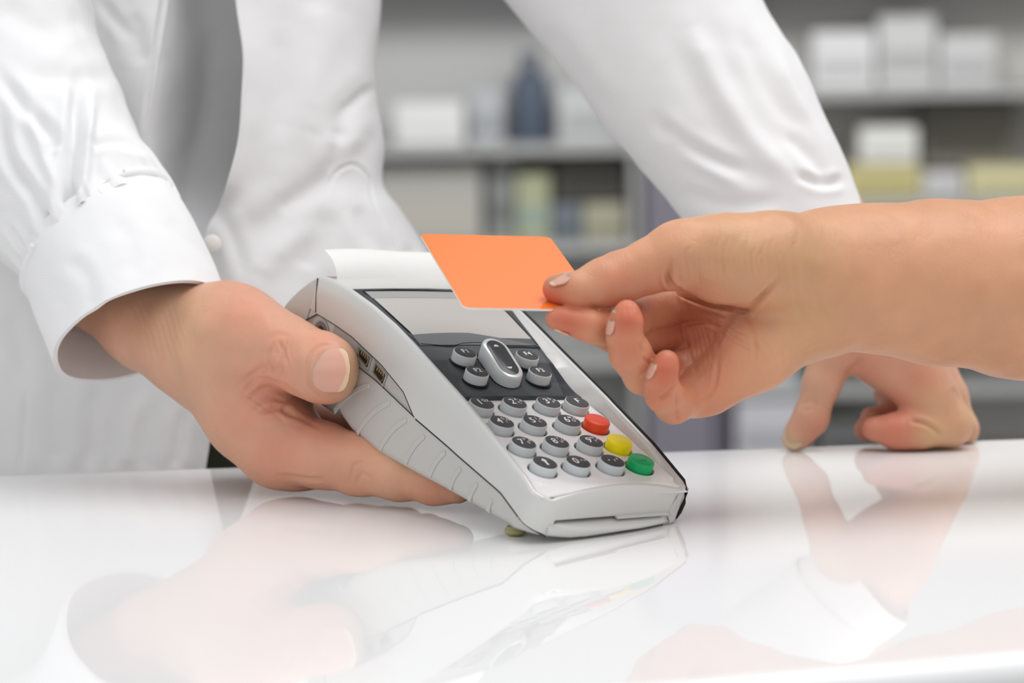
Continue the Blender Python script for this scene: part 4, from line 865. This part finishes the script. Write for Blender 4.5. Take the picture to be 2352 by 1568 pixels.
def carton(px0, py0, px1, py1, c, label, boards, d=DS + .05, band=None, dep=.09):
    z0 = floorz(boards, py1, d); z1 = q3(1176, py0, d)[2]; a = q3(px0, py0, d); b = q3(px1, py0, d); y = a[1]
    o = MB().box((a[0], y, z0 + .0005), (b[0], y + dep, z1)).build('carton', cm(c), smooth=False); bevel(o, .004); tag(o, label, 'box', 'cartons on the shelves')
    h = z1 - z0; w = b[0] - a[0]; bc = band or tuple(max(0, v - 30) for v in c)
    MB().box((a[0] + .08 * w, y - .0006, z0 + .2 * h), (b[0] - .08 * w, y + .0002, z0 + .5 * h)).build('label_panel', cm(bc), o, smooth=False)
    MB().box((a[0] + .02 * w, y + .02, z1 - .0002), (b[0] - .02 * w, y + .0215, z1 + .0008)).build('flap', cm(tuple(max(0, v - 15) for v in c)), o, smooth=False)
    return o
def bottle(px0, py0, px1, py1, c, label, boards, d=DS + .05, cap=(90, 92, 96)):
    z0 = floorz(boards, py1, d) + .0005; z1 = q3(1176, py0, d)[2]; a = q3(px0, py0, d); b = q3(px1, py0, d); r = (b[0] - a[0]) / 2; h = z1 - z0
    o = MB().lathe([(r * .9, 0), (r, h * .04), (r, h * .62), (r * .85, h * .72), (r * .45, h * .8), (r * .4, h * .86)], ((a[0] + b[0]) / 2, a[1] + r, z0), 28).build('bottle', cm(c), None); tag(o, label, 'bottle', 'bottles on the shelves')
    MB().lathe([(r * .55, h * .84), (r * .55, h * .98), (r * .5, h)], ((a[0] + b[0]) / 2, a[1] + r, z0), 24).build('cap', cm(cap), o)
    return o
carton(905, 232, 1065, 332, (236, 236, 234), 'white carton out of focus beside the coat, brightest on the left shelf unit', bl, band=(225, 225, 222))
carton(1080, 205, 1155, 332, (190, 193, 196), 'pale grey carton left of the dark blue bottle', bl, DS + .08)
bottle(1172, 120, 1262, 332, (86, 96, 112), 'dark blue bottle out of focus on the left shelf unit', bl, cap=(110, 114, 120))
carton(1280, 205, 1430, 332, (206, 208, 208), 'light grey carton right of the dark blue bottle', bl, DS + .07)
carton(860, 370, 1105, 560, (182, 181, 174), 'wide beige carton on the shelf just above the orange card', bl, band=(190, 184, 174), dep=.15)
carton(1120, 362, 1180, 560, (150, 152, 150), 'narrow grey carton beside the wide beige one', bl, DS + .07)
carton(1185, 400, 1262, 560, (176, 178, 146), 'yellow green carton under the dark blue bottle', bl, DS + .05, band=(150, 168, 158))
carton(1275, 362, 1438, 470, (84, 82, 76), 'dark brown carton lying over two low boxes by the slate cabinet', (470,), DS + .06)
carton(1340, 472, 1438, 560, (178, 175, 152), 'sand coloured low box beside the slate cabinet', bl, DS + .05)
carton(1268, 472, 1335, 560, (118, 126, 134), 'blue grey low box beside the sand coloured one', bl, DS + .05)
carton(1865, 84, 2010, 216, (232, 232, 232), 'white carton nearest the sleeve on the upper right shelf', br)
carton(2018, 50, 2150, 216, (218, 218, 217), 'tall pale carton in the middle of the upper right shelf', br, DS + .08)
carton(2160, 96, 2290, 216, (214, 215, 214), 'pale carton at the right of the tall one on the upper right shelf', br, DS + .06)
carton(1820, -150, 1990, -60, (92, 92, 92), 'dark carton on the top right shelf above the sleeve', br)
carton(1975, 306, 2108, 392, (240, 240, 234), 'white carton on top of a yellow one by the sleeve', (392,), DS + .05)
carton(1940, 394, 2115, 470, (206, 196, 140), 'yellow carton under the white one by the sleeve', br, DS + .045)
carton(2120, 412, 2215, 470, (214, 214, 214), 'low white box between two yellow cartons', br, DS + .05)
carton(2225, 400, 2420, 470, (220, 212, 168), 'pale yellow carton at the right edge of the picture', br, DS + .05)
carton(2118, 248, 2330, 410, (120, 117, 106), 'dark taupe carton behind the low white box', (412,), DS + .12)
carton(1900, 800, 2060, 905, (110, 112, 108), 'dark grey carton seen between thumb and fingers of the leaning hand', br)
carton(2200, 770, 2420, 905, (112, 112, 112), 'dark grey carton under the bare forearm at the right edge', br, DS + .06)
carton(1880, 985, 2120, 1080, (104, 104, 104), 'charcoal box on the lowest visible shelf behind the leaning fist', br, DS + .05)
carton(1700, 770, 1830, 905, (196, 197, 202), 'pale lilac carton beside the slate cabinet behind the leaning thumb', br, DS + .05)
carton(1690, 930, 1850, 1080, (200, 200, 206), 'large pale lilac carton on the lowest shelf behind the leaning thumb', br, DS + .05)
# store ceiling
o = MB().box((-3.2, 1.1, 1.9), (3.4, 5.9, 1.98)).build('ceiling', mat('ceiling_tiles', (190, 190, 190), .8), smooth=False); o['kind'] = 'structure'
